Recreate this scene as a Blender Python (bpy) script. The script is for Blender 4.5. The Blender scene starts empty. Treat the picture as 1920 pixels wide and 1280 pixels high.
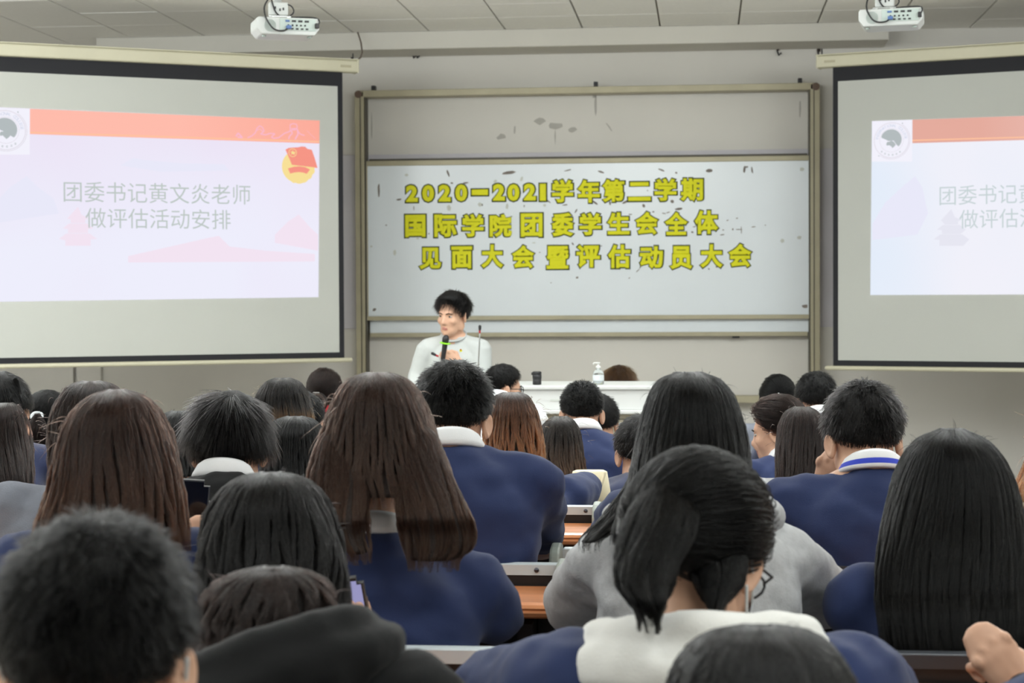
import bpy, bmesh, math, random
import numpy as np
from mathutils import Vector, Matrix, noise

random.seed(7)
RNG = np.random.default_rng(7)
SC = bpy.context.scene
COL = SC.collection
PI = math.pi

# ------------------------------------------------------------------ camera
F, CX, CY = 3400.0, 960.0, 640.0
CAM = Vector((0, 0, 1.70))
YAW, PITCH, ROLL = math.atan(360 / 3400), math.atan(80 / 3400), 0.005
RM = Matrix.Rotation(YAW, 3, 'Z') @ Matrix.Rotation(PI / 2 - PITCH, 3, 'X') @ Matrix.Rotation(-ROLL, 3, 'Z')
cam_data = bpy.data.cameras.new('camera')
cam = bpy.data.objects.new('camera', cam_data)
COL.objects.link(cam)
cam.matrix_world = Matrix.Translation(CAM) @ RM.to_4x4()
cam_data.sensor_width = 36
cam_data.lens = F / 1920 * 36
cam_data.clip_end = 100
cam_data.dof.use_dof = True
cam_data.dof.focus_distance = 5.0
cam_data.dof.aperture_fstop = 8.5
SC.camera = cam
SC.view_settings.view_transform = 'Standard'
SC.view_settings.look = 'None'
SC.view_settings.gamma = 1
SC.view_settings.use_curve_mapping = False
SC.view_settings.exposure = 0.0

# ------------------------------------------------------------------ light
world = bpy.data.worlds.new('world')
SC.world = world
world.use_nodes = True
world.node_tree.nodes['Background'].inputs[0].default_value = (0.9, 0.95, 1.0, 1)
world.node_tree.nodes['Background'].inputs[1].default_value = 0.3

LIGHT_K = 1.11
def area(name, loc, size, power, up=0.0, col=(0.94, 0.99, 1.0)):
    l = bpy.data.lights.new(name, 'AREA')
    l.shape = 'RECTANGLE'
    l.size, l.size_y = size
    l.energy = power * LIGHT_K
    l.color = col
    o = bpy.data.objects.new(name, l)
    COL.objects.link(o)
    o.location = loc
    o.rotation_euler = (math.radians(up), 0, 0)
    return o
# bare tubes in rows: each shines down, and forward and back towards the ceiling
for ly, lz, pw, fw, bk in ((-1.0, 3.5, 13, 6, 6), (2.0, 3.5, 17, 8, 8), (5.0, 3.5, 21, 12, 10), (7.2, 3.3, 24, 20, 10), (8.9, 3.2, 24, 20, 8)):
    for lx in ((-5.0, -1.9, 1.2, 4.0) if ly < 7 else (-5.3, -3.6, -.6, 2.5)):
        area('tube_light', (lx, ly, lz), (1.3, 0.25), pw)
        area('tube_light', (lx, ly + .03, lz + .03), (1.3, 0.25), fw, 132)
        area('tube_light', (lx, ly - .03, lz + .03), (1.3, 0.25), bk, -122)

# ------------------------------------------------------------------ helpers
def at(x, y, d):
    return CAM + RM @ (Vector(((x - CX) / F, (CY - y) / F, -1)) * d)
def ray(x, y):
    return RM @ Vector(((x - CX) / F, (CY - y) / F, -1))
def on_y(x, y, Y):
    r = ray(x, y)
    return CAM + r * ((Y - CAM.y) / r.y)
def lin(c):
    return tuple(((v / 255) / 12.92 if v / 255 <= 0.04045 else ((v / 255 + 0.055) / 1.055) ** 2.4) for v in c) + (1,)
FWD = Vector((-math.sin(YAW), math.cos(YAW), 0))
LAT = Vector((math.cos(YAW), math.sin(YAW), 0))
UP = Vector((0, 0, 1))

def mat(name, rgb, rough=0.6, metal=0.0, var=0.0, vscale=8.0, bump=0.0, bscale=60.0, spec=0.5, stretch=(1, 1, 1), sheen=0.0, coat=0.0):
    m = bpy.data.materials.new(name)
    m.use_nodes = True
    nt = m.node_tree
    b = nt.nodes['Principled BSDF']
    b.inputs['Roughness'].default_value = rough
    b.inputs['Metallic'].default_value = metal
    b.inputs['Specular IOR Level'].default_value = spec
    if sheen:
        b.inputs['Sheen Weight'].default_value = sheen
    if coat:
        b.inputs['Coat Weight'].default_value = coat
        b.inputs['Coat Roughness'].default_value = 0.15
    c = lin(rgb)
    tc = nt.nodes.new('ShaderNodeTexCoord')
    mp = nt.nodes.new('ShaderNodeMapping')
    mp.inputs['Scale'].default_value = stretch
    nt.links.new(tc.outputs['Object'], mp.inputs['Vector'])
    n = nt.nodes.new('ShaderNodeTexNoise')
    n.inputs['Scale'].default_value = vscale
    n.inputs['Detail'].default_value = 4
    nt.links.new(mp.outputs['Vector'], n.inputs['Vector'])
    r = nt.nodes.new('ShaderNodeValToRGB')
    r.color_ramp.elements[0].position = 0.3
    r.color_ramp.elements[1].position = 0.7
    r.color_ramp.elements[0].color = tuple(v * (1 - var) for v in c[:3]) + (1,)
    r.color_ramp.elements[1].color = tuple(min(1, v * (1 + var)) for v in c[:3]) + (1,)
    nt.links.new(n.outputs['Fac'], r.inputs['Fac'])
    nt.links.new(r.outputs['Color'], b.inputs['Base Color'])
    if bump:
        n2 = nt.nodes.new('ShaderNodeTexNoise')
        n2.inputs['Scale'].default_value = bscale
        n2.inputs['Detail'].default_value = 3
        nt.links.new(mp.outputs['Vector'], n2.inputs['Vector'])
        bp = nt.nodes.new('ShaderNodeBump')
        bp.inputs['Strength'].default_value = bump
        bp.inputs['Distance'].default_value = 0.01
        nt.links.new(n2.outputs['Fac'], bp.inputs['Height'])
        nt.links.new(bp.outputs['Normal'], b.inputs['Normal'])
    return m

def emit(name, rgb, k=1.0, rgb2=None, axis=0, span=(0, 1), noise_tint=None):
    """picture light given off by the projected slide; optional two-colour wash along a local axis"""
    m = bpy.data.materials.new(name)
    m.use_nodes = True
    nt = m.node_tree
    for nd in list(nt.nodes):
        if nd.type != 'OUTPUT_MATERIAL':
            nt.nodes.remove(nd)
    out = [nd for nd in nt.nodes if nd.type == 'OUTPUT_MATERIAL'][0]
    e = nt.nodes.new('ShaderNodeEmission')
    e.inputs['Strength'].default_value = k
    e.inputs['Color'].default_value = lin(rgb)
    nt.links.new(e.outputs[0], out.inputs[0])
    if rgb2:
        tc = nt.nodes.new('ShaderNodeTexCoord')
        sp = nt.nodes.new('ShaderNodeSeparateXYZ')
        nt.links.new(tc.outputs['Object'], sp.inputs[0])
        mr = nt.nodes.new('ShaderNodeMapRange')
        mr.inputs['From Min'].default_value = span[0]
        mr.inputs['From Max'].default_value = span[1]
        nt.links.new(sp.outputs[axis], mr.inputs['Value'])
        fac = mr.outputs['Result']
        if noise_tint:
            n = nt.nodes.new('ShaderNodeTexNoise')
            n.inputs['Scale'].default_value = noise_tint
            n.inputs['Detail'].default_value = 1
            nt.links.new(tc.outputs['Object'], n.inputs['Vector'])
            ad = nt.nodes.new('ShaderNodeMath')
            ad.operation = 'MULTIPLY_ADD'
            nt.links.new(n.outputs['Fac'], ad.inputs[0])
            ad.inputs[1].default_value = 0.9
            nt.links.new(fac, ad.inputs[2])
            ad2 = nt.nodes.new('ShaderNodeMath')
            ad2.operation = 'SUBTRACT'
            ad2.use_clamp = True
            nt.links.new(ad.outputs[0], ad2.inputs[0])
            ad2.inputs[1].default_value = 0.45
            fac = ad2.outputs[0]
        mx = nt.nodes.new('ShaderNodeMix')
        mx.data_type = 'RGBA'
        mx.inputs[6].default_value = lin(rgb)
        mx.inputs[7].default_value = lin(rgb2)
        nt.links.new(fac, mx.inputs[0])
        nt.links.new(mx.outputs[2], e.inputs['Color'])
    return m

def glass(name, rgb=(235, 240, 240)):
    m = bpy.data.materials.new(name)
    m.use_nodes = True
    b = m.node_tree.nodes['Principled BSDF']
    b.inputs['Base Color'].default_value = lin(rgb)
    b.inputs['Transmission Weight'].default_value = 0.9
    b.inputs['Roughness'].default_value = 0.05
    b.inputs['IOR'].default_value = 1.2
    return m

class G:
    """collects verts and faces (with a material slot each)"""
    def __init__(s):
        s.v, s.f, s.m = [], [], []
    def add(s, v, f, mi=0):
        n = len(s.v)
        s.v.extend(Vector(p) for p in v)
        s.f.extend(tuple(i + n for i in q) for q in f)
        s.m.extend([mi] * len(f))
        return s
    def box(s, c, size, rot=None, mi=0):
        hx, hy, hz = size[0] / 2, size[1] / 2, size[2] / 2
        c = Vector(c)
        P = [Vector((x, y, z)) for x in (-hx, hx) for y in (-hy, hy) for z in (-hz, hz)]
        if rot is not None:
            P = [rot @ p for p in P]
        return s.add([c + p for p in P], [(0, 1, 3, 2), (4, 6, 7, 5), (0, 4, 5, 1), (2, 3, 7, 6), (0, 2, 6, 4), (1, 5, 7, 3)], mi)
    def quadbox(s, a, b, c, d, th, mi=0):
        """slab with front corners a b c d (world) thickened by vector th"""
        P = [Vector(p) for p in (a, b, c, d)]
        P += [p + th for p in P]
        return s.add(P, [(0, 1, 2, 3), (7, 6, 5, 4), (0, 4, 5, 1), (1, 5, 6, 2), (2, 6, 7, 3), (3, 7, 4, 0)], mi)
    def ball(s, c, r, rot=None, nu=14, nv=9, mi=0, fn=None):
        if not hasattr(r, '__len__'):
            r = (r, r, r)
        c = Vector(c)
        P, Q = [], []
        for j in range(1, nv):
            t = PI * j / nv
            for i in range(nu):
                a = 2 * PI * i / nu
                P.append(Vector((math.sin(t) * math.cos(a), math.sin(t) * math.sin(a), math.cos(t))))
        P += [Vector((0, 0, 1)), Vector((0, 0, -1))]
        for j in range(nv - 2):
            for i in range(nu):
                k = (i + 1) % nu
                Q.append((j * nu + i, (j + 1) * nu + i, (j + 1) * nu + k, j * nu + k))
        T, B = len(P) - 2, len(P) - 1
        for i in range(nu):
            k = (i + 1) % nu
            Q.append((T, i, k))
            Q.append((B, (nv - 2) * nu + k, (nv - 2) * nu + i))
        out = []
        for p in P:
            q = Vector((p.x * r[0], p.y * r[1], p.z * r[2]))
            if fn:
                q = fn(p, q)
            if rot is not None:
                q = rot @ q
            out.append(c + q)
        return s.add(out, Q, mi)
    def loft(s, rings, n=16, mi=0, closed_ends=True, power=1.0):
        """rings: (centre, u, v) with half-axis vectors"""
        P, Q = [], []
        for c, u, v in rings:
            for i in range(n):
                a = 2 * PI * i / n
                ca, sa = math.cos(a), math.sin(a)
                if power != 1.0:
                    ca = math.copysign(abs(ca) ** power, ca)
                    sa = math.copysign(abs(sa) ** power, sa)
                P.append(Vector(c) + u * ca + v * sa)
        for j in range(len(rings) - 1):
            for i in range(n):
                k = (i + 1) % n
                Q.append((j * n + i, j * n + k, (j + 1) * n + k, (j + 1) * n + i))
        if closed_ends:
            Q.append(tuple(range(n - 1, -1, -1)))
            Q.append(tuple((len(rings) - 1) * n + i for i in range(n)))
        return s.add(P, Q, mi)
    def tube(s, pts, rad, n=10, mi=0, caps=True, flat=1.0, ref=None):
        """round (or flattened) tube along points; rounded end caps when caps"""
        pts = [Vector(p) for p in pts]
        if not hasattr(rad, '__len__'):
            rad = [rad] * len(pts)
        if caps:
            d0 = (pts[0] - pts[1]).normalized()
            d1 = (pts[-1] - pts[-2]).normalized()
            a, b = rad[0], rad[-1]
            pts = [pts[0] + d0 * a * .95, pts[0] + d0 * a * .7] + pts + [pts[-1] + d1 * b * .7, pts[-1] + d1 * b * .95]
            rad = [a * .3, a * .72] + list(rad) + [b * .72, b * .3]
        rings = []
        prev = None
        for i, p in enumerate(pts):
            t = (pts[min(i + 1, len(pts) - 1)] - pts[max(i - 1, 0)]).normalized()
            if prev is None:
                r = Vector(ref) if ref is not None else (UP if abs(t.z) < .9 else Vector((1, 0, 0)))
                u = (r - t * r.dot(t)).normalized()
            else:
                u = (prev - t * prev.dot(t)).normalized()
            prev = u
            w = t.cross(u)
            rings.append((p, u * rad[i], w * rad[i] * flat))
        return s.loft(rings, n, mi)
    def lathe(s, c, prof, n=20, mi=0, rot=None):
        """prof: (radius, height)"""
        c = Vector(c)
        R = rot or Matrix.Identity(3)
        return s.loft([(c + R @ Vector((0, 0, h)), R @ Vector((max(r, 1e-4), 0, 0)), R @ Vector((0, max(r, 1e-4), 0))) for r, h in prof], n, mi)
    def mesh(s, name):
        me = bpy.data.meshes.new(name)
        me.from_pydata([tuple(p) for p in s.v], [], s.f)
        me.polygons.foreach_set('material_index', s.m)
        me.update()
        return me

def bake(me, mods):
    """apply modifiers (setup callables) to a mesh datablock"""
    o = bpy.data.objects.new('tmp', me)
    COL.objects.link(o)
    for kind, props in mods:
        md = o.modifiers.new('m', kind)
        for k, v in props.items():
            setattr(md, k, v)
    dg = bpy.context.evaluated_depsgraph_get()
    out = bpy.data.meshes.new_from_object(o.evaluated_get(dg))
    bpy.data.objects.remove(o)
    bpy.data.meshes.remove(me)
    return out

def remesh(g, voxel, smooth=4):
    return bake(g.mesh('tmp'), [('REMESH', dict(mode='VOXEL', voxel_size=voxel)), ('SMOOTH', dict(factor=.5, iterations=smooth))])

def link(name, me, mats, parent=None, smooth=False, bevel=0.0):
    if isinstance(me, G):
        me = me.mesh(name)
    if len(me.materials):
        me.materials.clear()
    for m in (mats if isinstance(mats, (list, tuple)) else [mats]):
        me.materials.append(m)
    if smooth:
        me.polygons.foreach_set('use_smooth', [True] * len(me.polygons))
    o = bpy.data.objects.new(name, me)
    me.name = name
    COL.objects.link(o)
    if parent is not None:
        o.parent = parent
        o.matrix_parent_inverse = Matrix.Translation(-parent.location) if parent.type == 'EMPTY' else Matrix.Identity(4)
    if bevel:
        b = o.modifiers.new('bevel', 'BEVEL')
        b.width = bevel
        b.segments = 2
        b.limit_method = 'ANGLE'
    return o

def tag(o, label=None, cat=None, group=None, kind=None):
    if label: o['label'] = label
    if cat: o['category'] = cat
    if group: o['group'] = group
    if kind: o['kind'] = kind
    return o

def thing(name, label, cat, loc, group=None):
    o = bpy.data.objects.new(name, None)
    COL.objects.link(o)
    o.location = loc
    o.empty_display_size = 0.1
    return tag(o, label, cat, group)

def struct(name, g, m, bevel=0, smooth=False):
    return tag(link(name, g, m, bevel=bevel, smooth=smooth), kind='structure')

# ------------------------------------------------------------------ materials
M = {}
M['wall'] = mat('wall_paint', (214, 211, 204), .85, var=.03, vscale=1.2, bump=.05, bscale=150)
M['beam'] = mat('beam_paint_shaded', (204, 201, 192), .85, var=.03, vscale=1.5)  # wall tone darkened: the weaker light on the beam is put into its colour
M['tile'] = mat('ceiling_tile_paint', (238, 236, 230), .9, var=.02, vscale=30, bump=.08, bscale=300)
M['grid'] = mat('ceiling_grid', (112, 102, 84), .6)
M['floor'] = mat('floor_terrazzo', (190, 186, 178), .5, var=.12, vscale=40)
M['alu'] = mat('board_aluminium', (168, 161, 136), .45, metal=.2, var=.06, vscale=6, stretch=(1, 1, 1))
M['alu_dark'] = mat('board_track_dark', (84, 80, 70), .5, metal=.3)
M['oldboard'] = mat('old_board_grey', (206, 203, 208), .8, var=.05, vscale=3)
M['white_board'] = mat('white_enamel', (226, 233, 238), .25, var=.015, vscale=2)
M['cap'] = mat('corner_cap_brown', (92, 72, 58), .5)
M['black'] = mat('black_plastic', (26, 26, 28), .5)
M['blackscreen'] = mat('screen_border_black', (28, 29, 34), .8)
M['screencloth'] = mat('screen_cloth', (186, 188, 182), .85, var=.012, vscale=2)
M['housing'] = mat('screen_housing_cream', (196, 192, 168), .5, var=.03, vscale=3)
M['white_plastic'] = mat('white_plastic', (222, 224, 220), .35)
M['grey_plastic'] = mat('grey_plastic', (150, 158, 150), .45)
M['portpanel'] = mat('port_panel_grey', (172, 184, 178), .5)
M['blueport'] = mat('blue_port', (70, 100, 150), .45)
M['projector_case'] = mat('projector_case', (186, 189, 186), .4)
M['metal'] = mat('grey_metal', (170, 172, 170), .3, metal=.8)
M['yellow'] = mat('yellow_paper', (226, 224, 22), .7, var=.03, vscale=20)
M['olive'] = mat('dark_olive_outline', (44, 58, 28), .75)
M['tape'] = mat('tape_residue', (126, 118, 112), .8, var=.2, vscale=30)
M['tape2'] = mat('old_tape_pale', (196, 200, 194), .6, var=.05, vscale=30)
M['stain'] = mat('wall_stain', (176, 173, 166), .85, var=.05, vscale=20)
M['desk_white'] = mat('lectern_grey_laminate', (206, 208, 206), .45, var=.02, vscale=5)
M['desk_beige'] = mat('lectern_beige_steel', (186, 180, 160), .45, var=.02, vscale=5)
M['rail'] = mat('bench_rail_aluminium', (206, 216, 220), .4, metal=.12, var=.03, vscale=12)
M['rail_dark'] = mat('bench_rail_dark', (62, 66, 72), .38, metal=.3, var=.04, vscale=12)
M['bench_black'] = mat('bench_black_steel', (26, 22, 22), .5)
M['bolt'] = mat('bolt_steel', (92, 92, 100), .3, metal=.9)
M['wood'] = mat('desk_wood', (208, 136, 88), .32, var=.16, vscale=4, stretch=(1, 14, 14), coat=.3)
M['seatwood'] = mat('seat_wood', (120, 64, 38), .4, var=.2, vscale=4, stretch=(1, 12, 12))
M['skin'] = mat('skin', (206, 164, 138), .5, var=.05, vscale=25, spec=.35)
M['skin2'] = mat('skin_warm', (198, 150, 122), .5, var=.05, vscale=25, spec=.35)
M['lip'] = mat('lips', (172, 112, 100), .4)
M['eyewhite'] = mat('eye_white', (176, 170, 164), .25)
M['iris'] = mat('eye_iris', (32, 22, 18), .2)
M['offwhite'] = mat('off_white_sweatshirt', (184, 188, 186), .85, var=.02, vscale=10, bump=.08, bscale=400)
M['navy'] = mat('navy_jersey', (36, 49, 88), .8, var=.05, vscale=8, bump=.12, bscale=500, sheen=.1, spec=.3)
M['navy2'] = mat('navy_jersey_dark', (26, 38, 76), .8, var=.05, vscale=8, bump=.12, bscale=500, sheen=.25)
M['whitecloth'] = mat('white_cotton', (224, 226, 228), .8, var=.02, vscale=10, bump=.08, bscale=400)
M['creamknit'] = mat('white_knit', (226, 226, 222), .85, var=.02, vscale=10, bump=.15, bscale=300)
M['bluestripe'] = mat('blue_stripe', (40, 62, 190), .7)
M['blackcloth'] = mat('black_fleece', (20, 21, 22), .9, var=.08, vscale=10, bump=.1, bscale=300, sheen=.08, spec=.2)
M['greycloth'] = mat('grey_melange', (184, 186, 188), .9, var=.10, vscale=60, bump=.15, bscale=300)
M['jacketgrey'] = mat('grey_blue_wool', (112, 116, 126), .9, var=.06, vscale=40, bump=.15, bscale=300)
M['red'] = mat('red_jersey', (160, 26, 36), .8, var=.05, vscale=10)
M['cream'] = mat('cream_cloth', (226, 218, 188), .8, var=.03, vscale=10)
M['trousers'] = mat('dark_trousers', (38, 40, 50), .8, var=.06, vscale=10)
M['shoe'] = mat('white_shoe', (190, 190, 188), .5)
M['phoneglass'] = mat('phone_black_glass', (16, 17, 20), .12)
M['phonecase'] = mat('phone_clear_case_edge', (96, 100, 102), .3, metal=.3)
M['maskcloth'] = mat('face_mask_paper', (206, 212, 214), .8)
M['green'] = mat('lime_foam', (140, 220, 40), .6)
M['glass'] = glass('clear_plastic')

def hair_mat(name, root, tip=None, tstart=.4, rough=.24):
    m = bpy.data.materials.new(name)
    m.use_nodes = True
    nt = m.node_tree
    for nd in list(nt.nodes):
        if nd.type != 'OUTPUT_MATERIAL':
            nt.nodes.remove(nd)
    out = [nd for nd in nt.nodes if nd.type == 'OUTPUT_MATERIAL'][0]
    h = nt.nodes.new('ShaderNodeBsdfHairPrincipled')
    h.parametrization = 'COLOR'
    h.inputs['Roughness'].default_value = rough
    h.inputs['Radial Roughness'].default_value = .4
    h.inputs['IOR'].default_value = 1.22
    h.inputs['Random Roughness'].default_value = .2
    h.inputs['Color'].default_value = lin(root)
    info = nt.nodes.new('ShaderNodeHairInfo')
    col = None
    if tip:
        mr = nt.nodes.new('ShaderNodeMapRange')
        mr.inputs['From Min'].default_value = tstart
        mr.inputs['From Max'].default_value = 1
        nt.links.new(info.outputs['Intercept'], mr.inputs['Value'])
        mx = nt.nodes.new('ShaderNodeMix')
        mx.data_type = 'RGBA'
        mx.inputs[6].default_value = lin(root)
        mx.inputs[7].default_value = lin(tip)
        nt.links.new(mr.outputs['Result'], mx.inputs[0])
        col = mx.outputs[2]
    hs = nt.nodes.new('ShaderNodeHueSaturation')
    mr2 = nt.nodes.new('ShaderNodeMapRange')
    mr2.inputs['To Min'].default_value = .4
    mr2.inputs['To Max'].default_value = 2.0
    nt.links.new(info.outputs['Random'], mr2.inputs['Value'])
    nt.links.new(mr2.outputs['Result'], hs.inputs['Value'])
    if col is not None:
        nt.links.new(col, hs.inputs['Color'])
    else:
        hs.inputs['Color'].default_value = lin(root)
    nt.links.new(hs.outputs[0], h.inputs['Color'])
    nt.links.new(h.outputs[0], out.inputs[0])
    base = mat(name + '_base', tuple(c * .8 for c in root), .5, spec=.2, var=.3, vscale=30, stretch=(6, 6, .6), bump=.4, bscale=60)
    return (m, base)
H = {}
H['black'] = hair_mat('hair_black', (10, 10, 10))
H['soft'] = hair_mat('hair_soft_black', (15, 14, 14))
H['dark'] = hair_mat('hair_dark_brown', (28, 21, 19))
H['brown'] = hair_mat('hair_brown', (40, 28, 23), (54, 39, 31))
H['brown2'] = hair_mat('hair_deep_brown', (36, 23, 18), (48, 31, 22))
H['auburn'] = hair_mat('hair_auburn', (36, 27, 24), (104, 64, 38), .15)
H['ombre'] = hair_mat('hair_ombre', (20, 18, 17), (130, 92, 54), .45)
H['low'] = hair_mat('hair_lowlight', (25, 21, 19), (82, 60, 44), .3)
H['bob'] = hair_mat('hair_bob_brown', (60, 43, 29))
H['grey'] = hair_mat('hair_greyish_black', (30, 30, 30))

# ------------------------------------------------------------------ room
YB, YW, ZC = 13.9, 14.35, 3.77
XL, XR, YK = -7.6, 6.4, -2.6
ZS = 0.28                     # audience floor (front floor is 0)
g = G(); g.box(((XL + XR) / 2, (YK + YW) / 2, -.05), (XR - XL + .4, YW - YK + .4, .1))
struct('floor', g, M['floor'])
def floor_z(y):
    return .28 if y < 5.62 else .18 if y < 6.58 else .08 if y < 8.45 else 0.0
for ya, yb, z in ((YK, 8.45, .08), (YK, 6.58, .18), (YK, 5.62, .28)):
    g = G(); g.box(((XL + XR) / 2, (ya + yb) / 2, z / 2 + .0005), (XR - XL, yb - ya, z - .001))
    struct('floor_step', g, M['floor'], bevel=.008)
PZ = .10
g = G(); g.box((-.6, (9.45 + YW) / 2, PZ / 2 + .0005), (9.5, YW - 9.45, PZ - .001))
struct('floor_platform', g, M['floor'], bevel=.008)
g = G(); g.box(((XL + XR) / 2, YW + .1, 1.95), (XR - XL + .4, .2, 3.9))
struct('wall_front', g, M['wall'])
g = G(); g.box((XL - .1, (YK + YW) / 2, 1.95), (.2, YW - YK, 3.9)); struct('wall_left', g, M['wall'])
g = G(); g.box((XR + .1, (YK + YW) / 2, 1.95), (.2, YW - YK, 3.9)); struct('wall_right', g, M['wall'])
g = G(); g.box(((XL + XR) / 2, YK - .1, 1.95), (XR - XL + .4, .2, 3.9)); struct('wall_back', g, M['wall'])
# ceiling: backing with grid colour, tiles hung below it
YT = 12.05
g = G(); g.box(((XL + XR) / 2, (YK + YW) / 2, ZC + .09), (XR - XL + .4, YW - YK + .4, .14)); 
ceiling = struct('ceiling', g, M['grid'])
g = G(); g.box(((XL + XR) / 2, (YK + YT) / 2, ZC + .009), (XR - XL, YT - YK, .018)); 
link('ceiling_field', g, M['tile'], ceiling)
x0 = on_y(947, 57, YB).x
pit = .593
g = G(); g.box((0, 0, .009), (pit - .013, pit - .011, .018))
tme = None
cols = range(math.floor((XL - x0) / pit) + 1, math.ceil((XR - x0) / pit) - 1)
for r in range(4):
    yc = YB - pit * (r + .5) + (pit if r == 3 else 0)
    if r == 3:
        yc = YB + pit / 2
    for c in cols:
        xc = x0 + pit * (c + .5)
        if not (-5.2 < xc < 2.9):
            continue
        if tme is None:
            t = link('tile', g, M['tile'], ceiling); tme = t.data
        else:
            t = bpy.data.objects.new('tile', tme); COL.objects.link(t); t.parent = ceiling
        t.location = (xc, yc, ZC + random.uniform(-.0015, .0015))
# side fields beyond the single tiles
for xa, xb in ((XL, x0 + pit * (math.floor((-5.2 - x0) / pit - .5) + 1) ), (x0 + pit * (math.ceil((2.9 - x0) / pit - .5)), XR)):
    g = G(); g.box(((xa + xb) / 2, (YT + YW) / 2, ZC + .009), (xb - xa - .012, YW - YT, .018)); link('ceiling_field', g, M['tile'], ceiling)
# beam along the top of the front wall
zb = on_y(960, 88, YB).z
bx0, bx1 = on_y(180, 90, YB).x, on_y(1667, 76, YB).x
g = G(); g.box(((bx0 + bx1) / 2, (YB + YW) / 2, (zb + ZC) / 2), (bx1 - bx0, YW - YB, ZC - zb))
struct('beam', g, M['beam'], bevel=.006)
# shallow pilaster and cable trunking behind the left screen
pa, pb = on_y(147, 690, YW).x, on_y(192, 690, YW).x
g = G(); g.box(((pa + pb) / 2, YW - .02, ZC / 2), (pb - pa, .04, ZC)); struct('pilaster', g, M['wall'], bevel=.004)
pa, pb = on_y(132, 690, YW).x, on_y(141, 690, YW).x
g = G(); g.box(((pa + pb) / 2, YW - .025, ZC / 2), (pb - pa, .05, ZC))
t = thing('cable_trunking', 'narrow vertical white cable trunking on the wall behind the left projection screen', 'trunking', ((pa + pb) / 2, YW, 0))
link('duct', g, M['wall'], t, bevel=.004)
g = G(); g.box(((pa + pb) / 2, YW - .028, ZC - .06), (pb - pa + .02, .056, .02), mi=0); link('bracket', g, M['cap'], t)

# old painted board on the wall behind the sliding board
p0, p1 = on_y(641, 291, YW), on_y(1562, 613, YW)
g = G(); g.box(((p0.x + p1.x) / 2, YW - .008, (p0.z + p1.z) / 2 - .0), (p1.x - p0.x, .014, p0.z - p1.z))
o = link('old_wall_board', g, M['oldboard'], bevel=.004)
tag(o, 'old flat grey board panel fixed to the wall behind the sliding whiteboard', 'board')

# ------------------------------------------------------------------ sliding whiteboard
YF = 14.20
def wp(x, y, Y=YF):
    return on_y(x, y, Y)
def rect(x0, y0, x1, y1, Y=YF):
    """pixel box on plane Y -> metric xa xb za zb averaged so edges are level"""
    a, b, c, d = wp(x0, y0, Y), wp(x1, y0, Y), wp(x0, y1, Y), wp(x1, y1, Y)
    return (a.x + c.x) / 2, (b.x + d.x) / 2, (c.z + d.z) / 2, (a.z + b.z) / 2
fx0, fx1, fz0, fz1 = rect(668, 163, 1537, 752)   # frame outside
fz1 = (wp(668, 169).z + wp(1537, 157).z) / 2
board = thing('sliding_whiteboard', 'wide sliding whiteboard in a dull aluminium frame on the front wall, under yellow letters', 'whiteboard', ((fx0 + fx1) / 2, YF, fz0))
def bar(name, xa, xb, za, zb, ya, yb, m, parent=board, bevel=.004, label=None):
    g = G(); g.box(((xa + xb) / 2, (ya + yb) / 2, (za + zb) / 2), (abs(xb - xa), abs(yb - ya), abs(zb - za)))
    return tag(link(name, g, m, parent, bevel=bevel), label)
w = .072
bar('frame_post', fx0, fx0 + w, fz0, fz1 - .01, YF - .03, YF + .11, M['alu'])
bar('frame_post', fx1 - w, fx1, fz0, fz1 - .01, YF - .03, YF + .11, M['alu'])
bar('frame_groove', fx0 + w, fx0 + w + .012, fz0, fz1 - .05, YF - .01, YF + .10, M['alu_dark'])
bar('frame_groove', fx1 - w - .012, fx1 - w, fz0, fz1 - .05, YF - .01, YF + .10, M['alu_dark'])
for xx in (fx0 + w * .62, fx1 - w * .62):
    bar('post_line', xx - .004, xx + .004, fz0, fz1 - .05, YF - .033, YF - .028, M['alu_dark'], bevel=0)
bar('top_rail', fx0 + .02, fx1 - .02, fz1 - .052, fz1, YF - .03, YF + .11, M['alu'])
bar('bottom_rail', fx0, fx1, fz0 - .01, fz0 + .045, YF - .03, YF + .11, M['alu'])
for xx, sgn in ((fx0, 1), (fx1, -1)):
    g = G(); g.lathe((xx + sgn * .03, YF - .034, fz1 - .03), [(.012, 0), (.03, .001), (.03, .14), (.012, .141)], 16, rot=Matrix.Rotation(-PI / 2, 3, 'X'))
    tag(link('corner_cap', g, M['cap'], board), 'brown rounded corner cap')
for px, py in ((700, 166), (1117, 158), (1500, 155)):
    p = wp(px, py)
    bar('clip', p.x - .016, p.x + .016, fz1 - .005, fz1 + .04, YF - .01, YF + .05, M['black'], label='small black clip on the top rail')
# front panel
qx0, qx1, qz0, qz1 = rect(688, 305, 1518, 592)
bar('front_panel', qx0 + .004, qx1 - .004, qz0, qz1, YF + .015, YF + .035, M['white_board'], bevel=.002, label='glossy white writing surface')
z_t = wp(1100, 298).z; z_b = wp(1100, 591).z
bar('panel_rail', qx0 - .005, qx1 + .005, qz1 - .004, qz1 + .036, YF + .005, YF + .045, M['alu'])
bar('panel_rail', qx0 - .01, qx1 + .02, qz0 - .03, qz0 + .004, YF - .005, YF + .045, M['alu'])
bar('panel_edge', qx0 - .006, qx0 + .006, qz0, qz1, YF + .005, YF + .04, M['alu'])
bar('panel_edge', qx1 - .006, qx1 + .006, qz0, qz1, YF + .005, YF + .04, M['alu'])
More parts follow.
